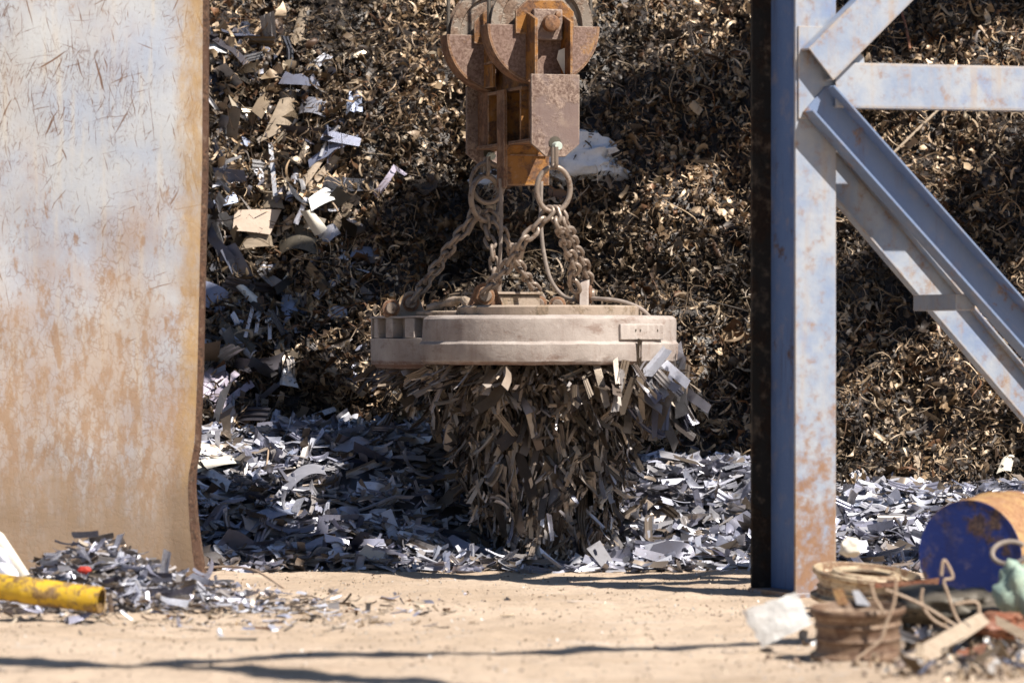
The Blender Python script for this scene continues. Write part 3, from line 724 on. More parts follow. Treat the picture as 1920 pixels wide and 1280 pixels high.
# ------------------------------------------------------------------ scrap hanging from the magnet
def hang(n, smin, smax, hmin=0., hmax=1.18, surf=.3):
    hs = [0, .06, .16, .28, .36, .48, .62, .75, .90, 1.05, 1.18]; rs = [.66, .76, .76, .66, .57, .50, .46, .40, .32, .24, .14]
    h = hmin+(hmax-hmin)*rng.random(n)**1.1
    Rr = np.interp(h, hs, rs); a = rng.uniform(0, 2*np.pi, n); q = np.sqrt(rng.uniform(surf, 1, n))
    e = np.interp(h, [0, .25, .5], [1., .5, 0.])
    Rr = Rr*np.where(np.sin(a) < 0, 1-np.interp(h, [0, .3, .5], [.22, .15, 0])*-np.sin(a), 1)
    Rr = Rr*np.where(np.cos(a) < 0, 1+np.interp(h, [0, .12, .3, .5], [0, -.22, -.18, 0])*-np.cos(a), 1)
    lx = q*Rr*np.cos(a); ly = q*Rr*np.sin(a)
    far = (rng.random(n) < .5)*e
    cx = np.interp(h, [0, .3, .6, 1.1], [MO.x, MO.x-.02, MO.x-.04, MO.x+.05])+V3.x*.98*far
    cy = np.interp(h, [0, .5, 1.1], [MO.y, MO.y+.15, MO.y-.05])+V3.y*.98*far
    z = MO.z+ZB-h-.01
    T = np.stack([cx+lx, cy+ly, z], -1)
    rad = np.stack([np.cos(a), np.sin(a), np.zeros(n)], -1)
    fl = (np.interp(h, [0, .08, .3, .6], [2.4, 1.2, .45, .10])*q**2)[:, None]
    X = np.array([[0, 0, -1.]])+rad*fl+rng.normal(size=(n, 3))*np.interp(h, [0, .3, .5], [.65, .55, .42])[:, None]
    N = rad*np.interp(h, [0, .2, .45], [.2, .7, 1.2])[:, None]+rng.normal(size=(n, 3))*np.interp(h, [0, .4], [.8, .5])[:, None]+np.array([[0, 0, 1.]])*np.interp(h, [.2, .7], [.2, .5])[:, None]
    return T, basis(X, N), rng.uniform(smin, smax, n), h
HS = []
def htint(h):   # paler low down: sunlight on the tail put into the tint
    n = len(h); return np.where((rng.random(n) < np.interp(h, [.5, .9], [0, .5]))[:, None], tints(n, CH_T[:6]), tints(n, HG_T))
T, Rm, S, h = hang(2600, .32, .85); HS.append(stuff_offcuts(T, Rm, S, htint(h), None, .65))
T, Rm, S, h = hang(850, .5, 1.0); T, Rm, S, ch = bundle(T, Rm, S, 4, .008); HS.append(stuff_offcuts(T, Rm, S, tints(len(T), HG_T), ch, .7))
T, Rm, S, h = hang(900, .5, 1.0, .0, .22, .0); HS.append(stuff_offcuts(T, Rm, S, tints(len(T), HG_T), None, .6))
# strips standing out along the field under both rims
n = 520; a = rng.uniform(0, 6.283, n); far = rng.random(n) < .5; rr_ = rng.uniform(.5, .74, n); rad = np.stack([np.cos(a), np.sin(a), np.zeros(n)], -1)
T = np.array([[MO.x, MO.y, MO.z+ZB-.02]])+rad*rr_[:, None]+np.where(far, .98, 0)[:, None]*np.array([[V3.x, V3.y, 0]])-np.array([[0, 0, 1.]])*rng.uniform(0, .10, n)[:, None]
Rm = basis(rad+np.array([[0, 0, -.45]])+rng.normal(size=(n, 3))*.28, np.array([[0, 0, 1.]])+rng.normal(size=(n, 3))*.6)
HS.append(stuff_offcuts(T, Rm, rng.uniform(.7, 1.25, n), tints(n, HG_T), None, .5))
v, f, t = join(HS)
tag(raw_mesh('hanging_offcuts', v, f, m_hang, t, kind='stuff'), 'dense ragged cluster of steel offcuts hanging under the magnet', 'hanging scrap')
T, Rm, S, h = hang(300, .75, 1.35, .0, 1.17, .85)
for a, r, s_, hh in zip(T, Rm, S, h):
    i = random.randrange(len(LIB)); M = Matrix.Translation(a) @ Matrix(r.tolist()).to_4x4() @ Matrix.Scale(s_, 4)
    side = 'left' if a[0] < MO.x-.15 else 'right'
    zn = f'flaring out under the {side} rim of the magnet' if hh < .3 else (f'on the {side} side of the hanging cluster' if hh < .7 else 'in the lowest tail of the hanging cluster')
    mesh_thing('hanging_offcut', (lib_chip if hh > .8 and random.random() < .5 else lib_hang)[i], M, f'{WORD[LIB[i][0]]} {zn}', CAT, 'offcuts hanging under the magnet')  # paler pieces low in the tail carry its sunlight as colour
# the bright group on the right rim
for k in range(85):
    px, py = random.uniform(1120, 1296), random.uniform(676, 800)
    if (px < 1190 and py > 745) or py < 676+max(0, 1200-px)*.35: continue
    if px > 1270 and py > 770: continue
    d = 20.8-math.sqrt(max(0, .70**2-((px-1030)/346)**2)) if px < 1260 else 20.75
    T = P(px, py, d-.07+.1*random.random()); i = random.choice([1, 6, 11, 16, 0, 5, 2, 7])
    X = Vector((random.gauss(.25, .5), random.gauss(-.1, .4), -1)).normalized(); N = Vector((random.gauss(.4, .6), -1, random.gauss(.4, .5)))
    N = (N-X*N.dot(X)).normalized()
    M = Matrix.Translation(T) @ Matrix((X, N.cross(X), N)).transposed().to_4x4() @ Matrix.Scale(random.uniform(.9, 1.35), 4)
    mesh_thing('hanging_offcut', (lib_chip if px > 1210 else lib_hang)[i], M, f'{WORD[LIB[i][0]]} clinging upright to the right rim of the magnet', CAT, 'offcuts clinging to the right rim')

# ------------------------------------------------------------------ larger sheets and boards in the heap
def sheet(name, label, cat, cor, off, mat, bulge=0., th=.004, n=(9, 7), jag=.0, group=None, crumple=0., d=None, seed=0):
    """a bent plate: corner pixels TL,TR,BR,BL give its place on the heap, off = how far each stands out towards the camera"""
    pts = []
    for (px, py), o in zip(cor, off): pts.append(P(px, py, (hit(px, py)-o*.75 if d is None else d-o)))
    c = sum(pts, Vector())/4; tl, tr, br, bl = [p-c for p in pts]; Nn = (tr-tl).cross(bl-tl).normalized()
    if Nn.y > 0: Nn = -Nn
    vs = []; nu, nv = n
    for i in range(nu):
        u = i/(nu-1)
        for j in range(nv):
            v = j/(nv-1); uu, vv = u, v
            if jag and (i in (0, nu-1)): uu += random.uniform(-jag, jag)
            if jag and (j in (0, nv-1)): vv += random.uniform(-jag, jag)
            p = (tl*(1-uu)+tr*uu)*(1-vv)+(bl*(1-uu)+br*uu)*vv
            p = p+Nn*(bulge*(4*u*(1-u))+crumple*(nz(u*3.3+seed, v*3.3)+.5*nz(u*8, v*8+seed)))
            vs.append(p)
    bm = thick([tuple(p) for p in vs], grid_faces(nu, nv), th)
    mb = MB(); mb.bm.free(); mb.bm = bm; o = mb.build(name, mat, loc=c); return tag(o, label, cat, group)
S = sheet
S('folded_sheet', 'tan folded metal panel with striped shade left on the heap', 'metal panel', [(440, 394), (528, 393), (506, 440), (436, 432)], [.12, .10, .16, .18], m_tansheet, .01)
S('scrap_sheet', 'brown flap below the tan folded panel', 'metal panel', [(466, 428), (506, 424), (512, 462), (452, 468)], [.12, .12, .12, .12], m_brownsheet, .02)
S('bent_plank', 'long dark weathered curved plank leaning on the upper left heap', 'plank', [(532, 170), (558, 172), (552, 232), (488, 266)], [.05, .02, .10, .16], m_brownsheet, .03)
S('stone_lump', 'grey flat block right of the leaning curved plank', 'block', [(566, 186), (612, 190), (610, 220), (560, 214)], [.06, .06, .1, .1], m_greysheet, .03, .03)
S('scrap_wood', 'brown upright board near the top of the heap', 'board', [(565, 12), (581, 14), (566, 86), (542, 84)], [.05, .05, .1, .1], m_brownsheet, .01, .012)
S('white_bottle_scrap', 'white crumpled plastic piece by the sheet wall edge', 'plastic scrap', [(378, 82), (412, 82), (434, 104), (384, 106)], [.06, .06, .08, .08], m_white, .03, .01, crumple=.02)
S('bent_strip', 'lilac steel strip bent upward right of the tan panel', 'metal strip', [(698, 362), (738, 308), (744, 318), (708, 372)], [.06, .12, .12, .06], m_lilac, .02)
S('bent_strip', 'lilac steel strip falling right from the bend top', 'metal strip', [(738, 308), (772, 332), (770, 336), (742, 320)], [.12, .07, .07, .12], m_lilac, .0)
S('wood_strip', 'tan slat fanned out left of the hoist, uppermost', 'slat', [(626, 290), (640, 297), (596, 342), (584, 336)], [.08, .08, .1, .1], m_wood, .01, .006, group='fanned slats')
S('wood_strip', 'tan slat fanned out left of the hoist, lowest', 'slat', [(600, 288), (612, 294), (574, 350), (562, 342)], [.08, .08, .1, .1], m_wood, .01, .006, group='fanned slats')
S('wood_strip', 'pale upright slat with curved end left of the hoist', 'slat', [(552, 310), (562, 322), (548, 382), (534, 376)], [.08, .08, .12, .12], m_greysheet, .01, .006, group='fanned slats')
S('scrap_sheet', 'white sheet metal box end lit by the sun', 'metal panel', [(578, 372), (616, 349), (628, 374), (584, 396)], [.14, .12, .16, .18], m_white, .02)
S('curved_sheet', 'cream curved panel below the white box end', 'metal panel', [(562, 394), (584, 392), (614, 428), (590, 442)], [.14, .14, .16, .16], m_creamsheet, .03)
S('blue_grey_plate', 'pale blue grey plate by the sheet wall, lower of two', 'metal plate', [(400, 376), (440, 360), (447, 378), (404, 390)], [.08, .08, .1, .1], m_bluesheet, .0, group='blue grey plates')
S('blue_grey_plate', 'pale grey lit plate by the sheet wall, upper of two', 'metal plate', [(400, 342), (444, 328), (450, 346), (398, 352)], [.08, .08, .1, .1], m_palest, .01, group='blue grey plates')
S('pale_tile', 'small pale blue tile left of the leaning curved plank', 'tile', [(434, 258), (444, 248), (472, 266), (462, 276)], [.1, .1, .1, .1], m_bluesheet)
S('upright_strip', 'thin pale upright steel strip above the tan panel', 'metal strip', [(503, 268), (511, 268), (520, 366), (512, 368)], [.1, .1, .14, .14], m_palest)
S('brown_plate', 'dark brown upright plate beside the thin pale strip', 'metal plate', [(494, 322), (508, 320), (534, 392), (494, 390)], [.1, .1, .14, .14], m_brownsheet, .01)
S('bent_tank_sheet', 'dark olive bent tank sheet under the cream panel', 'metal sheet', [(524, 452), (602, 450), (590, 478), (524, 480)], [.10, .10, .16, .16], m_darksheet, .06)
S('folded_sheet', 'grey brown folded sheet with a raised corner right of the cream panel', 'metal sheet', [(594, 440), (626, 419), (640, 438), (612, 462)], [.1, .12, .14, .14], m_greysheet, .02)
S('scrap_sheet', 'dark grey panel behind the cream curved panel', 'metal panel', [(550, 418), (585, 412), (600, 440), (556, 450)], [.06, .06, .08, .08], m_darksheet, .02)
S('blue_sheet', 'blue grey sheet lying in shade left of the slack chain', 'metal sheet', [(662, 464), (706, 466), (716, 484), (656, 482)], [.06, .06, .1, .1], m_bluesheet, .01)
S('small_triangle_plate', 'small pale triangular plate in the shaded heap', 'metal plate', [(645, 470), (648, 470), (654, 488), (634, 484)], [.06, .06, .08, .08], m_palest)
S('long_strip', 'long dark grey strip sloping up to the right in shade', 'metal strip', [(586, 552), (662, 496), (668, 502), (598, 562)], [.08, .08, .08, .08], m_greysheet, .02)
S('long_strip', 'long dark channel sloping down in shade', 'metal strip', [(488, 498), (498, 496), (534, 552), (520, 556)], [.08, .08, .08, .08], m_greysheet, .01)
S('lit_strip', 'bright pale strip with a bent end on the left heap', 'metal strip', [(442, 538), (458, 534), (498, 570), (480, 578)], [.12, .12, .12, .12], m_white, .02)
S('white_plate', 'white lit corner plate touching the sheet wall edge', 'metal plate', [(370, 540), (402, 546), (396, 574), (372, 566)], [.1, .1, .1, .1], m_white)
S('blue_plate', 'slate blue plate standing in shade left of the magnet', 'metal plate', [(524, 556), (546, 552), (560, 586), (532, 610)], [.12, .12, .12, .12], m_bluesheet, .01)
for k, (xa, ya, xb, yb) in enumerate(((476, 568, 460, 632), (488, 572, 480, 624), (505, 590, 506, 636), (497, 602, 518, 604))):
    a, b = P(xa, ya, hit(xa, ya)-.12), P(xb, yb, hit(xb, yb)-.14)
    mb = MB(); mb.bar(a, b, .022, .004, Vector((0, 1, 0))); tag(mb.build('pale_bar', m_palest, bevel=.001), ['longest pale bar fanned below the bent bright strip', 'second pale bar fanned below the bent bright strip', 'upright pale bar right of the fan', 'short level pale bar across the fan'][k], 'metal bar', 'pale bars on the left heap')
for k, o_ in enumerate((0, 12, 24)):
    S('corrugated_sheet', ['uppermost of three dark corrugated strips lying in shade', 'middle one of three dark corrugated strips lying in shade', 'lowest of three dark corrugated strips lying in shade'][k], 'metal strip', [(410, 612+o_), (424, 606+o_), (486, 652+o_*.6), (470, 666+o_*.6)], [.12, .12, .12, .12], m_darksheet if k != 1 else m_greysheet, .03, group='dark corrugated strips')
S('cut_plate', 'large purple grey cut plate beside the sheet wall', 'metal plate', [(370, 676), (420, 692), (446, 716), (372, 756)], [.12, .12, .12, .12], m_lilac)
S('cut_plate', 'purple grey strip below the large cut plate', 'metal plate', [(400, 770), (470, 712), (478, 724), (408, 778)], [.14, .14, .14, .14], m_lilac, .015)
S('cut_plate', 'purple grey strip just left of the cut plate corner', 'metal plate', [(392, 748), (440, 694), (450, 702), (404, 754)], [.16, .14, .14, .16], m_lilac, .01)
S('crumpled_foil', 'pale crumpled sheet in the shaded heap left of the hanging load', 'crumpled sheet', [(534, 684), (546, 690), (562, 728), (522, 722)], [.1, .1, .1, .1], m_palest, .02, .003, crumple=.02)
S('crumpled_foil', 'small grey crumpled sheet above the shaded heap middle', 'crumpled sheet', [(614, 580), (650, 576), (652, 598), (622, 600)], [.1, .1, .1, .1], m_greysheet, .02, .003, crumple=.02, seed=4)
S('cream_sheet', 'large cream sheet by the foot of the sheet wall', 'metal sheet', [(364, 832), (410, 842), (455, 868), (362, 890)], [.12, .12, .16, .18], m_creamsheet, .02)
S('long_plank', 'long brown strip sloping down to the hanging load', 'plank', [(608, 694), (620, 692), (688, 738), (680, 746)], [.12, .12, .12, .12], m_brownsheet, .02, .008)
S('blue_rag', 'crumpled blue and white rag left of the hoist', 'rag', [(652, 178), (678, 176), (680, 212), (648, 216)], [.08, .08, .1, .1], m_bluesheet, .03, .004, crumple=.04)
S('scrap_sheet', 'grey blue box side right of the steel post', 'metal panel', [(1604, 932), (1654, 930), (1652, 950), (1600, 948)], [.12, .12, .16, .16], m_bluesheet, .0)
S('scrap_sheet', 'dark brown box side right of the steel post', 'metal panel', [(1612, 902), (1650, 904), (1654, 930), (1608, 928)], [.06, .06, .1, .1], m_darksheet, .0)
S('pale_block', 'pale pinkish block on the heap at the right edge', 'block', [(1880, 858), (1902, 854), (1896, 884), (1868, 888)], [.1, .1, .12, .12], m_creamsheet, .02, .03)
S('wood_strip', 'pale upright slat right of the steel post', 'slat', [(1713, 846), (1727, 848), (1722, 905), (1714, 905)], [.1, .1, .12, .12], m_wood, .0, .006)
S('large_offcut', 'large bent blue grey offcut lying across the shaded low heap', 'metal offcut', [(424, 1000), (540, 946), (556, 962), (440, 1020)], [.10, .10, .14, .14], m_bluesheet, .04)
S('large_offcut', 'broad curled grey offcut on the low heap below the wall edge', 'metal offcut', [(530, 905), (605, 873), (612, 890), (540, 925)], [.10, .10, .14, .14], m_greysheet, .05)
S('large_offcut', 'grey stepped channel offcut on the upper left of the low heap', 'metal offcut', [(376, 888), (400, 880), (440, 906), (426, 922)], [.10, .10, .14, .14], m_palest, .03)
S('large_offcut', 'wide grey offcut standing up on the left of the low heap', 'metal offcut', [(534, 872), (554, 843), (560, 848), (540, 880)], [.10, .10, .14, .14], m_bluesheet, .03)
n = 700; q = []
while len(q) < n:
    px, py = random.uniform(372, 700), random.uniform(60, 800)
    if random.random() < 1-abs(px-372)/420: q.append(P(px, py, hit(px, py)-random.uniform(.0, .07)))
v, f, t = stuff_offcuts(np.array([tuple(a) for a in q]), quat_rand(n), rng.uniform(.35, 1.1, n), tints(n, CH_T[:4]+HG_T+SW_T))
tag(raw_mesh('mixed_scrap', v, f, m_chip, t, kind='stuff'), 'small mixed sheet scraps strewn over the left part of the heap', 'scrap')
MIX_T = [(.30, .31, .36), (.20, .22, .30), (.10, .09, .08), (.42, .41, .42), (.24, .18, .12), (.34, .27, .20), (.56, .55, .56), (.14, .13, .15), (.26, .28, .38)]
m_mix_o = tinted('mixed_sheet_piece', False, .4, .3, MIX_T, var=.7); lib_mix = lib_objs(m_mix_o)
for me in lib_mix: me.name = 'bent_sheet'
nb = 0
while nb < 130:
    py = random.uniform(50, 800); wd = np.interp(py, [50, 300, 450, 600, 800], [150, 290, 290, 180, 110]); px = 378+wd*random.random()**1.2
    i = random.randrange(len(LIB)); T = P(px, py, hit(px, py)-random.uniform(.03, .10)); q = Quaternion([random.gauss(0, 1) for _ in range(4)]).normalized()
    if abs((q @ Vector((0, 0, 1))).y) < .35: continue
    zn = 'upper left part of the brown heap' if py < 300 else ('middle left part of the brown heap' if py < 560 else 'lower left part of the brown heap')
    mesh_thing('bent_sheet', lib_mix[i], Matrix.Translation(T) @ q.to_matrix().to_4x4() @ Matrix.Scale(random.uniform(.9, 2.1), 4), f'{WORD[LIB[i][0]].split()[0].strip()} metal sheet in the {zn}', 'metal scrap', 'bent sheets in the '+zn); nb += 1
# leaning pole, rods
for (xa, ya, xb, yb, r, mt, lb) in ((676, 798, 658, 852, .012, m_wood, 'pale pole leaning where the heaps meet left of the load'), (1622, 948, 1666, 955, .012, m_palest, 'pale rod with a rounded end right of the steel post'), (500, 818, 500, 872, .005, m_wire, 'thin upright wire at the top of the low heap'), (438, 738, 430, 812, .008, m_greysheet, 'thin grey rod below the purple grey plate'), (610, 1018-650, 640, 410, .006, m_wire, 'thin rust wire near the cream panel'), (1680, 0, 1706, 92, .010, m_redrust, 'rusty rod hanging at the top beside the upper brace'), (1672, 290, 1760, 205, .009, m_wood, 'bare stick poking from the heap below the level beam')):
    A, B = P(xa, ya, hit(xa, ya)-.10), P(xb, yb, hit(xb, yb)-.12); mid = (A+B)/2+Vector((.01, -.01, .01))
    mb = MB(); mb.tube(spline([A, mid, B], 6), r, 8); tag(mb.build('metal_rod', mt), lb, 'rod')
# white woven bag behind the hook block
def blob(name, label, cat, c, rad, mat, seed, amp=.25, sub=4):
    bm = bmesh.new(); bmesh.ops.create_icosphere(bm, subdivisions=sub, radius=1)
    for q in bm.verts:
        p = q.co.copy(); k = 1+amp*nz(p.x*1.6+seed, p.y*1.6, p.z*1.6)+amp*.7*abs(nz(p.x*4+seed, p.y*4, p.z*4))-amp*.3*abs(nz(p.x*9, p.y*9+seed, p.z*9))
        q.co = Vector((p.x*rad[0], p.y*rad[1], p.z*rad[2]))*k
    mb = MB(); mb.bm.free(); mb.bm = bm; return tag(mb.build(name, mat, loc=c, angle=60), label, cat)
dB = hit(1090, 300)
blob('woven_bag', 'crumpled white woven bag lying on the heap behind the hook block', 'bag', P(1075, 298, dB-.02), (.27, .12, .14), m_bag, 3, .65)
blob('woven_bag', 'white and yellow plastic bag half hidden behind the left rings', 'bag', P(950, 338, hit(950, 338)), (.20, .08, .06), m_bag, 8, .45)

# ------------------------------------------------------------------ steel frame on the right
TH = R(25); FO = Vector(((1528-960)/FPX*18.3, 18.3, 0))
Fu = Vector((math.cos(TH), math.sin(TH), 0)); Fv = Vector((-math.sin(TH), math.cos(TH), 0))
def fr(px, py, v=0.):
    k = (px-960)/FPX; oy = FO.y+v*Fv.y; ox = FO.x+v*Fv.x
    u = (k*oy-ox)/(Fu.x-k*Fu.y); d = oy+u*Fu.y
    return u, CAMZ-(py-640)/FPX*d
frm = empty('gantry_frame', FO, TH, 'blue grey rusty steel gantry leg with diagonal braces on the right', 'steel frame')
FWd, FH = .222, .43
col = empty('column', (0, 0, 0)); bpy.data.objects.remove(col)
MB().box((0, 0, 2.6), (FWd, .018, 5.3)).build('front_flange', m_frame, frm, .003)
MB().box((0, FH, 2.6), (FWd, .018, 5.3)).build('rear_flange', m_shade_dark, frm, .003)
MB().box((0, FH/2, 2.6), (.012, FH-.018, 5.296)).build('column_web', m_web_shade, frm)
def member(name, p0, p1, wid, v, flange, fdepth=.075, tk=.012, ext=0., mat=None):
    """channel from p0 to p1 (u,z on the centre line), web wide wid at depth v, flanges run by fdepth in direction flange (-1 to camera)"""
    a, b = Vector((p0[0], 0, p0[1])), Vector((p1[0], 0, p1[1])); x = (b-a).normalized(); b = b+x*ext; nrm = Vector((-x.z, 0, x.x)); c = (a+b)/2; L = (b-a).length
    rot = Matrix((x, Vector((0, 1, 0)), nrm)).transposed()
    mb = MB(); mb.box(c+Vector((0, v, 0)), (L, tk, wid-.002), rot)
    for s_ in (1, -1): mb.box(c+Vector((0, v+flange*(fdepth/2-tk/2+.001), 0))+nrm*s_*(wid/2), (L+.002, fdepth, .011), rot)
    return mb.build(name, mat or m_frame, frm, .002)
# upper brace (front)
ub0, ub1 = fr(1530, 122, -.05), fr(1652, 0, -.05); member('upper_brace', ub0, ub1, .19, -.095, 1, .08, ext=1.6)
hb0, hb1 = fr(1562, 160, -.03), fr(1930, 167, -.03); member('level_beam', hb0, hb1, .205, -.05, 1, .09, ext=1.5)
lb0, lb1 = fr(1533, 186, -.06), fr(1862, 555, -.06); member('lower_brace', lb0, lb1, .165, -.025, -1, .10, ext=2.2, mat=m_brace_shade)
q0, q1 = fr(1546, 308, FH+.03), fr(1760, 558, FH+.03); member('rear_brace', q0, q1, .18, FH+.03, -1, .06, ext=2.4, mat=m_frame)
q0, q1 = fr(1530, 60, FH), fr(1930, 62, FH)
mb = MB(); pu, pz = fr(1528, 145, 0); mb.prism([(-.10, -.2), (.10, -.2), (.26, -.02), (.26, .1), (.12, .24), (-.10, .24)], (pu, -.010, pz), (1, 0, 0), (0, 0, 1), .010); mb.build('gusset_plate', m_frame, frm, .002)
bu, bz = fr(1760, 548, .2); mb = MB(); mb.box((bu+.03, .20, bz-.05), (.11, .40, .08)); mb.build('batten_plate', m_frame, frm, .003)
mb = MB(); mb.box((0, FH/2, .0), (.24, .47, .05)); mb.build('base_plate', m_frame, frm, .004)

# ------------------------------------------------------------------ tall steel sheet on the left
PD = 18.9; PX = (376-960)/FPX*PD
wall = empty('steel_sheet_wall', (PX, PD, 0), R(4), 'tall scratched pale blue steel sheet with rusty right edge', 'steel sheet')
bm = bmesh.new(); nu, nv = 50, 60; grid = []
def edge_off(z):   # outline of the free edge, pixels of the photo turned into metres
    py = 640+(CAMZ-z)/PD*FPX
    return float(np.interp(py, [-200, 300, 560, 700, 830, 900, 980, 1060, 1100], [5, 3, -3, -6, -11, -24, -21, -12, -4]))/FPX*PD
for j in range(nv):
    z = -.06+(4.6)*(j/(nv-1))**1.25; row = []
    for i in range(nu):
        u = (i/(nu-1))**.6; x = -2.6+2.6*u; xo = x+edge_off(z)*max(0, 1-(-x)/.5)
        y = .03*nz(x*1.2, z*.9, 2)+.012*nz(x*4, z*4)-(max(0, .35-z)*.18 if False else 0)
        y += -.05*max(0, (x+.12)/.12)*max(0, (.9-z))
        row.append(bm.verts.new((xo, y, z)))
    grid.append(row)
for j in range(nv-1):
    for i in range(nu-1): bm.faces.new((grid[j][i], grid[j][i+1], grid[j+1][i+1], grid[j+1][i]))
bmesh.ops.solidify(bm, geom=bm.faces[:], thickness=-.014)
mb = MB(); mb.bm.free(); mb.bm = bm; mb.build('sheet_face', m_plate, wall, angle=50)
mb = MB(); pts = []
for z in np.linspace(-.04, 4.5, 60): 
    pts.append(Vector((edge_off(z)+.012, .02+(-.05*max(0, .9-z)), z)))
for a, b in zip(pts[:-1], pts[1:]): pass
vsl = []
for p in pts:
    wv = .020+.035*max(0, (.75-p.z))
    vsl += [tuple(p+Vector((-.012, 0, 0))), tuple(p+Vector((wv*.6, .01, 0))), tuple(p+Vector((wv, .06, 0)))]
bm = thick(vsl, grid_faces(len(pts), 3), .008); mb.bm.free(); mb.bm = bm; mb.build('folded_edge', m_edge, wall, angle=50)

# ------------------------------------------------------------------ foreground left: scrap mound, yellow pipe
def mound_h(x, y):
    cx, cy = -1.95, 18.05
    return .23*math.exp(-((x-cx)/.36)**2-((y-cy)/.55)**2)+.03*math.exp(-((x+1.35)/.4)**2-((y-17.9)/.4)**2)
def scatter_left(n, sx, sy, dz, tilt):
    x = -1.8+rng.normal(size=n)*sx; y = 17.7+rng.normal(size=n)*sy; y = np.minimum(y, 18.72); ok = ~((x > -1.62) & (y > 18.2)); x, y = x[ok], y[ok]; n = len(x)
    z = np.array([ground_h(a, b)+mound_h(a, b) for a, b in zip(x, y)])+rng.uniform(*dz, n)
    N = np.array([[0, -.1, 1.]])+rng.normal(size=(n, 3))*tilt; X = rng.normal(size=(n, 3))*np.array([1, 1, .2])
    return np.stack([x, y, z], -1), basis(X, N)
ax = np.linspace(-3.2, -.7, 60); ay = np.linspace(16.6, 18.8, 50)
mv = np.array([(a, b, ground_h(a, b)+mound_h(a, b)-.02-.02*(mound_h(a, b) < .02)) for b in ay for a in ax]); mi = np.arange(len(mv)).reshape(len(ay), len(ax))
mf = np.stack([mi[:-1, :-1], mi[:-1, 1:], mi[1:, 1:], mi[1:, :-1]], -1).reshape(-1, 4)
T, Rm = scatter_left(900, .42, .34, (0, .05), .5); v, f, t = stuff_offcuts(T, Rm, rng.uniform(.25, .65, len(T)), tints(len(T), CH_T*3+HG_T))
T, Rm = scatter_left(420, .75, .6, (0, .01), .15); p2 = stuff_offcuts(T, Rm, rng.uniform(.2, .45, len(T)), tints(len(T), CH_T+SW_T))
n = 420; x = rng.normal(-1.05, .38, n); y = rng.normal(17.15, .42, n); N = np.array([[0, -.1, 1.]])+rng.normal(size=(n, 3))*.12
T = np.stack([x, y, np.array([ground_h(a, b) for a, b in zip(x, y)])+.006], -1)
p3 = stuff_offcuts(T, basis(rng.normal(size=(n, 3))*np.array([1, .4, .1]), N), rng.uniform(.12, .38, n), tints(n, CH_T[:3]+SW_T))
v, f, t = join([(v, f, t), p2, p3, (mv, mf, np.tile([.22, .19, .17], (len(mv), 1)))])
tag(raw_mesh('scrap_litter', v, f, m_chip, t, kind='stuff'), 'mound of small bright metal scraps at the foot of the steel sheet wall', 'scrap mound')
T, Rm = scatter_left(110, .36, .28, (.03, .08), .5)
for a, r in zip(T, Rm):
    i = random.randrange(len(LIB)); M = Matrix.Translation(a) @ Matrix(r.tolist()).to_4x4() @ Matrix.Scale(random.uniform(.5, .85), 4)
    mesh_thing('steel_offcut', lib_chip[i], M, f'bright {WORD[LIB[i][0]]} on the mound below the steel sheet wall', CAT, 'offcuts on the mound by the steel sheet wall')
A, B = P(-60, 1092, 16.9), P(190, 1124, 16.75)
pp = empty('yellow_pipe', A, 0, 'yellow painted pipe lying in the scrap mound at lower left', 'pipe')
ax_ = (B-A).normalized(); Mq = ax_.to_track_quat('Z', 'Y').to_matrix().to_4x4(); Lp = (B-A).length
MB().lathe([(.046, -.6), (.058, -.6), (.058, Lp*.4), (.060, Lp*.41), (.060, Lp*.45), (.058, Lp*.46), (.058, Lp), (.046, Lp)], Mq, 36).build('pipe_body', m_yellow, pp)
MB().lathe([(0, Lp-.10), (.047, Lp-.10), (.047, Lp-.06), (.03, Lp-.055), (0, Lp-.055)], Mq, 24).build('bore_shade', m_darksheet, pp)  # dark disc painted as the shade inside the open pipe
S('scrap_wood', 'whitish board leaning in from the left frame edge', 'board', [(-30, 985), (6, 1000), (56, 1076), (38, 1084)], [0, 0, .1, .1], m_creamsheet, .01, .012, d=17.6)
S('foil_scrap', 'grey foil folded beside the whitish leaning board', 'metal scrap', [(-30, 1024), (14, 1030), (38, 1084), (-30, 1090)], [0, 0, .05, .05], m_greysheet, .03, .004, d=17.55, crumple=.02)
blob('red_plastic_scrap', 'small red plastic piece on the scrap mound', 'plastic scrap', P(158, 1068, 17.4), (.03, .02, .018), m_red, 2, .3, 3)
mb = MB(); mb.tube(spline([P(385, 1064, 18.7), P(430, 1062, 18.6), P(480, 1070, 18.2), P(532, 1102, 18.0)], 8), .006, 8); tag(mb.build('loose_wire', m_wire), 'thin rusty wire lying on the sand right of the sheet wall foot', 'wire')
S('wood_strip', 'small dark strip lying flat on the sand in front', 'strip', [(408, 1196), (482, 1195), (482, 1200), (410, 1201)], [0, 0, .05, .05], m_darksheet, 0, .008, d=15.6)

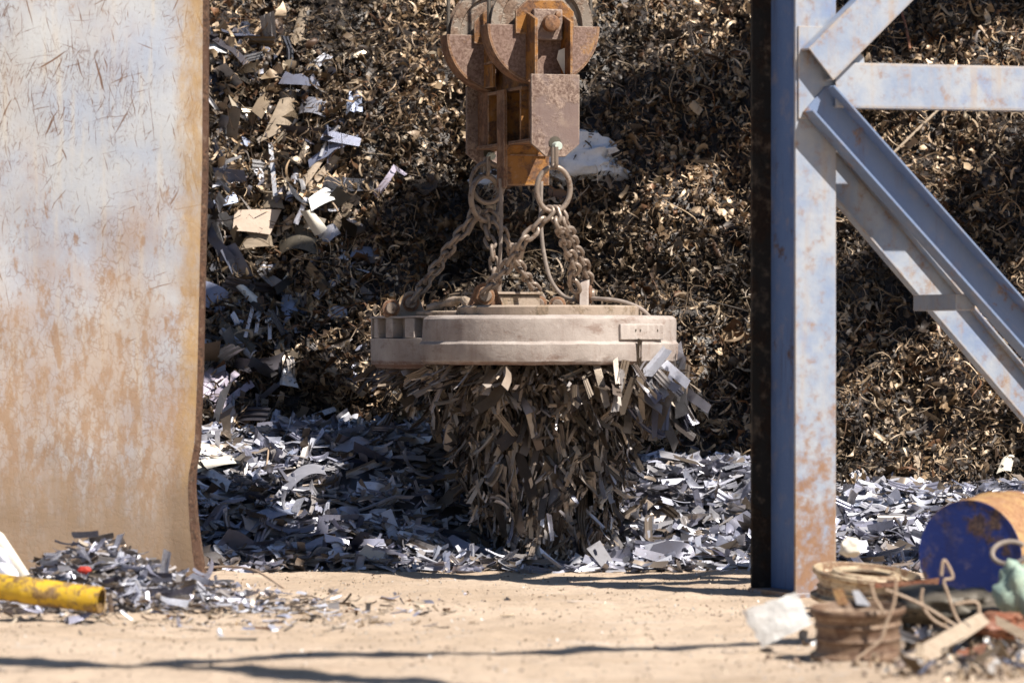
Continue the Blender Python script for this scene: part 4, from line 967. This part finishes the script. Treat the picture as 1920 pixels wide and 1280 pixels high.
# pebbles and crumbs on the sand
n = 5200; x = rng.uniform(-2.6, 2.8, n); y = 13.3+7*rng.random(n); z = np.array([ground_h(a, b) for a, b in zip(x, y)])+.003
p, f = crumpled(n, .005, .024); p[:, :, 2] *= .6
v, f, t = place(p, f, quat_rand(n), np.stack([x, y, z], -1), tints(n, [(.30, .22, .15), (.14, .10, .08), (.45, .37, .28), (.5, .48, .46)]))
tag(raw_mesh('gravel_crumbs', v, f, m_swarf, t, kind='stuff'), 'small crumbs and pebbles strewn over the sandy ground', 'gravel')
n = 900; x = rng.normal(1.95, .38, n); y = rng.uniform(13.5, 16.6, n); x = np.maximum(x, 1.0+.1*(y-15)); z = np.array([ground_h(a, b) for a, b in zip(x, y)])+.04*np.exp(-((x-1.9)/.5)**2)*rng.random(n)
p, f = crumpled(n, .02, .08); v, f, t = place(p, f, quat_rand(n), np.stack([x, y, z], -1), tints(n, [(.34, .25, .17), (.20, .14, .10), (.48, .38, .28), (.14, .10, .08), (.6, .58, .56), (.40, .31, .22)]))
tag(raw_mesh('debris_litter', v, f, m_swarf, t, kind='stuff'), 'loose brown debris around the wheel rims at lower right', 'debris')

# ------------------------------------------------------------------ foreground right
S('paper_sheet', 'crumpled bright white sheet standing beside the wheel rims', 'sheet', [(1389, 1146), (1492, 1109), (1523, 1168), (1430, 1214)], [0, .05, .06, .03], m_white, .012, .008, (13, 11), .02, d=15.2, crumple=.006)
def rim(name, c, r, h, mat, label, tilt=(0, 0), disc=True):
    root = empty(name, c, 0, label, 'wheel rim', 'wheel rims at lower right'); root.rotation_euler = (tilt[0], tilt[1], .3)
    prof = [(r*.98, 0), (r, .008), (r, .018), (r*.9, .028), (r*.86, .05), (r*.86, h*.35), (r*.90, h*.40), (r*.86, h*.46), (r*.86, h*.6), (r*.91, h*.66), (r*.86, h*.72), (r*.88, h-.04), (r*.96, h-.03), (r, h-.02), (r, h-.006), (r*.975, h), (r*.94, h-.01), (r*.90, h-.05), (r*.82, h-.07), (r*.82, .04), (r*.92, .01)]
    MB().lathe(prof, Matrix.Identity(4), 56, closed_prof=True).build('barrel', mat, root, angle=40)
    if disc:
        zz = h-.03
        MB().lathe([(r*.45, zz+.02), (r*.52, zz+.03), (r*.62, zz+.026), (r*.7, zz-.01), (r*.84, zz-.02), (r*.84, zz-.03), (r*.68, zz-.022), (r*.5, zz+.012), (r*.45, zz+.01)], Matrix.Identity(4), 48, closed_prof=True).build('wheel_disc', mat, root)
    return root
rim('wheel_rim', P(1609, 1232, 14.85), .186, .20, m_rim, 'rusty brown wheel rim standing upright in front, open on top', (R(3), R(-2)), False)
rim('wheel_rim', P(1620, 1128, 17.1), .242, .14, m_rimlight, 'cream wheel rim with raised disc behind the brown one', (R(7), R(3)))
# blue drum tipped on its side
dc = P(1818, 1042, 16.6); axd = Vector((-.52, -.85, -.05)).normalized()
dr = empty('blue_drum', dc, 0, 'tipped over drum with deep blue base and tan side', 'drum')
Mq = axd.to_track_quat('Z', 'Y').to_matrix().to_4x4(); rD = .245
MB().lathe([(rD-.010, -.46), (rD, -.46), (rD, -.30), (rD+.01, -.285), (rD, -.27), (rD, -.01), (rD-.002, -.006), (rD-.006, -.008), (rD-.02, -.44)], Mq, 64).build('drum_side', m_tan, dr)
MB().lathe([(0, -.002), (rD*.5, -.003), (rD*.8, -.004), (rD-.012, -.004), (rD-.003, -.002), (rD-.003, -.012), (0, -.03)], Mq, 64).build('drum_base', m_blue, dr)
ctr = P(1893, 1036, 16.1); X = Vector((.9, .35, .1)); Z = Vector((-.1, .3, .6))
mb = MB(); mb.tube([X*.085*math.cos(t)+Z*.075*math.sin(t) for t in np.linspace(.5, 5.8, 28)], .011, 10); tag(mb.build('hose_loop', m_rubber, loc=ctr), 'grey loop of hose in front of the blue drum', 'hose')
blob('green_cloth', 'pale green cloth bundle at the right frame edge', 'cloth', P(1918, 1108, 15.6), (.10, .10, .115), m_green, 5, .4)
S('wooden_plank', 'long weathered plank slanting up in front of the drum', 'plank', [(1650, 1250), (1838, 1146), (1856, 1166), (1690, 1280)], [0, -.9, -.86, .04], m_wood, 0, .022, d=14.3)
S('wooden_plank', 'short plank end at the right frame edge under the green cloth', 'plank', [(1866, 1152), (1940, 1190), (1940, 1212), (1868, 1170)], [0, 0, 0, 0], m_wood, 0, .02, d=15.1)
S('wooden_plank', 'thin strip of wood on the sand in front of the white sheet', 'plank', [(1350, 1236), (1440, 1212), (1452, 1218), (1362, 1246)], [0, -.1, -.1, 0], m_wood, 0, .012, d=15.1)
S('brick_shard', 'broken orange brown brick shard below the slanting plank', 'brick', [(1794, 1220), (1850, 1204), (1842, 1244), (1800, 1252)], [0, 0, .05, .05], m_redrust, 0, .05, d=14.6)
S('brick_shard', 'small orange shard stuck inside the brown rim', 'shard', [(1561, 1104), (1580, 1102), (1592, 1132), (1572, 1134)], [0, 0, 0, 0], m_tan, 0, .02, d=15.0)
S('metal_scrap', 'pale metal scrap inside the brown rim', 'metal scrap', [(1598, 1106), (1610, 1106), (1634, 1136), (1606, 1132)], [0, 0, 0, 0], m_palest, 0, .006, d=15.0)
S('rusty_bar', 'red rusty flat bar lying behind the brown rim', 'metal bar', [(1640, 1092), (1740, 1086), (1740, 1096), (1642, 1102)], [0, 0, 0, 0], m_redrust, 0, .02, d=16.5)
S('rusty_bar', 'reddish rusty scrap block below the drum', 'metal scrap', [(1732, 1086), (1762, 1082), (1756, 1120), (1734, 1124)], [0, 0, 0, 0], m_redrust, 0, .06, d=16.6)
blob('foam_lump', 'pale foam lump between the post foot and the low heap', 'foam lump', P(1594, 1026, 17.6), (.048, .04, .045), m_creamsheet, 6, .35, 3)
blob('dark_scrap_lump', 'dark rusty scrap lump under the blue drum', 'scrap lump', P(1770, 1132, 15.9), (.24, .18, .075), m_darksheet, 9, .4)
blob('dark_scrap_lump', 'rusty lump of scrap behind the slanting plank', 'scrap lump', P(1876, 1172, 15.4), (.12, .12, .05), m_redrust, 12, .4)
for k in range(80):
    px, py = random.uniform(1700, 1918), random.uniform(1120, 1278)
    d = ground_d(py); i = random.randrange(len(LIB)); T = P(px, py, d); T.z = ground_h(T.x, T.y)+random.uniform(.015, .06)
    q = Quaternion((random.uniform(-.5, .5)*1.0+1, random.gauss(0, .3), random.gauss(0, .3), random.gauss(0, 1))).normalized()
    mesh_thing('bent_scrap', lib_mix[i], Matrix.Translation(T) @ q.to_matrix().to_4x4() @ Matrix.Scale(random.uniform(.5, 1.1), 4), f'{WORD[LIB[i][0]].split()[0]} scrap piece in the junk around the plank at lower right', 'metal scrap', 'scrap pieces around the slanting plank')
WR = [([(1680, 1085), (1676, 1130), (1660, 1172), (1650, 1200), (1610, 1232), (1590, 1250)], 14.6, 'long bent wire falling in front of the brown rim'),
      ([(1632, 1090), (1640, 1120), (1652, 1140), (1656, 1152)], 14.63, 'short wire loop over the right side of the brown rim'),
      ([(1765, 1078), (1768, 1052), (1776, 1056), (1786, 1082), (1770, 1088), (1776, 1110), (1790, 1150), (1800, 1168)], 15.4, 'kinked upright wire in front of the blue drum'),
      ([(1660, 1105), (1700, 1120), (1740, 1140), (1780, 1165), (1796, 1176)], 15.3, 'bent wire running right from the cream rim'),
      ([(1730, 1102), (1728, 1130), (1748, 1160), (1780, 1178)], 15.35, 'curved wire hooped below the blue drum'),
      ([(1790, 1132), (1830, 1128), (1836, 1150)], 15.0, 'short bent wire end above the slanting plank'),
      ([(1632, 1236), (1630, 1262), (1622, 1285)], 14.2, 'wire end hanging down at the bottom edge')]
for pts, d, lb in WR:
    mb = MB(); mb.tube(spline([P(a, b, d) for a, b in pts], 8), .0065, 8); tag(mb.build('bent_wire', m_wire), lb, 'wire', 'wires at lower right')

# ------------------------------------------------------------------ unseen girders, trolley and cables added to shade the yard
def girder(pxa, pxb, wid, height, label):
    a, b = P(*pxa, hit(*pxa)), P(*pxb, hit(*pxb)); pts = []
    for p in (a, b): pts.append(p+SUN*((height-p.z)/SUN.z))
    A, B = pts; dirv = (B-A).normalized(); A = A-dirv*1.3; B = B+dirv*2.5
    L = (B-A).length; root = empty('shade_girder', A, 0, label, 'shade girder', 'unseen girders added for shade')
    dirv = (B-A); mb = MB(); side = Vector((0, 0, 1)).cross(dirv).normalized()
    mb.bar((0, 0, 0), dirv, wid, .02); mb.build('box_top', m_girder, root)
    for s_ in (-1, 1):
        mb = MB(); o = side*(wid/2-.02)*s_+Vector((0, 0, -.2)); mb.bar(o, o+dirv, .016, .38); mb.build('side_plate', m_girder, root)
    return root
girder((330, 640), (1440, 120), .62, 8., 'wide unseen girder added to shade the heap, left of its twin')
girder((1210, 850), (1920, 330), .5, 8.3, 'narrower unseen girder added to shade the heap, right of its twin')
tc = P(300, 965, 20.9); tc = tc+SUN*((7.4-tc.z)/SUN.z); trl = empty('shade_trolley', tc, YAW, 'unseen trolley box added to shade the low heap', 'shade trolley')
MB().box((0, 0, 0), (1.05, .9, .5)).build('shade_box', m_girder, trl, .02)  # unseen box, added for its shadow on the low heap
for sx in (-1, 1): MB().lathe([(0, -.06), (.16, -.06), (.16, .06), (0, .06)], Matrix.Translation((sx*.4, -.5, -.2)) @ Matrix.Rotation(R(90), 4, 'X'), 24).build('wheel', m_rust, trl)
for k, (pa, pb, r, hgt) in enumerate((((-40, 1262), (1460, 1200), .085, 5.5), ((-60, 1236), (700, 1282), .12, 5.))):
    a, b = P(*pa, ground_d(pa[1])), P(*pb, ground_d(pb[1])); a = a+SUN*(hgt/SUN.z); b = b+SUN*(hgt/SUN.z); ex = (b-a)*.6
    mb = MB(); mid = (a+b)/2; mb.tube(spline([a-ex, a, mid+Vector((0, 0, -.05)), b, b+ex], 40), lambda t, r=r: r*(1+.5*nz(t*40, 2.)+.4*nz(t*150, 5.)), 10)  # unseen cable, its thickness shaped for the shadow on the sand
    tag(mb.build('shade_cable', m_rubber), ['long unseen cable added to shade the yard', 'thicker unseen cable added to shade the left of the yard'][k], 'cable')
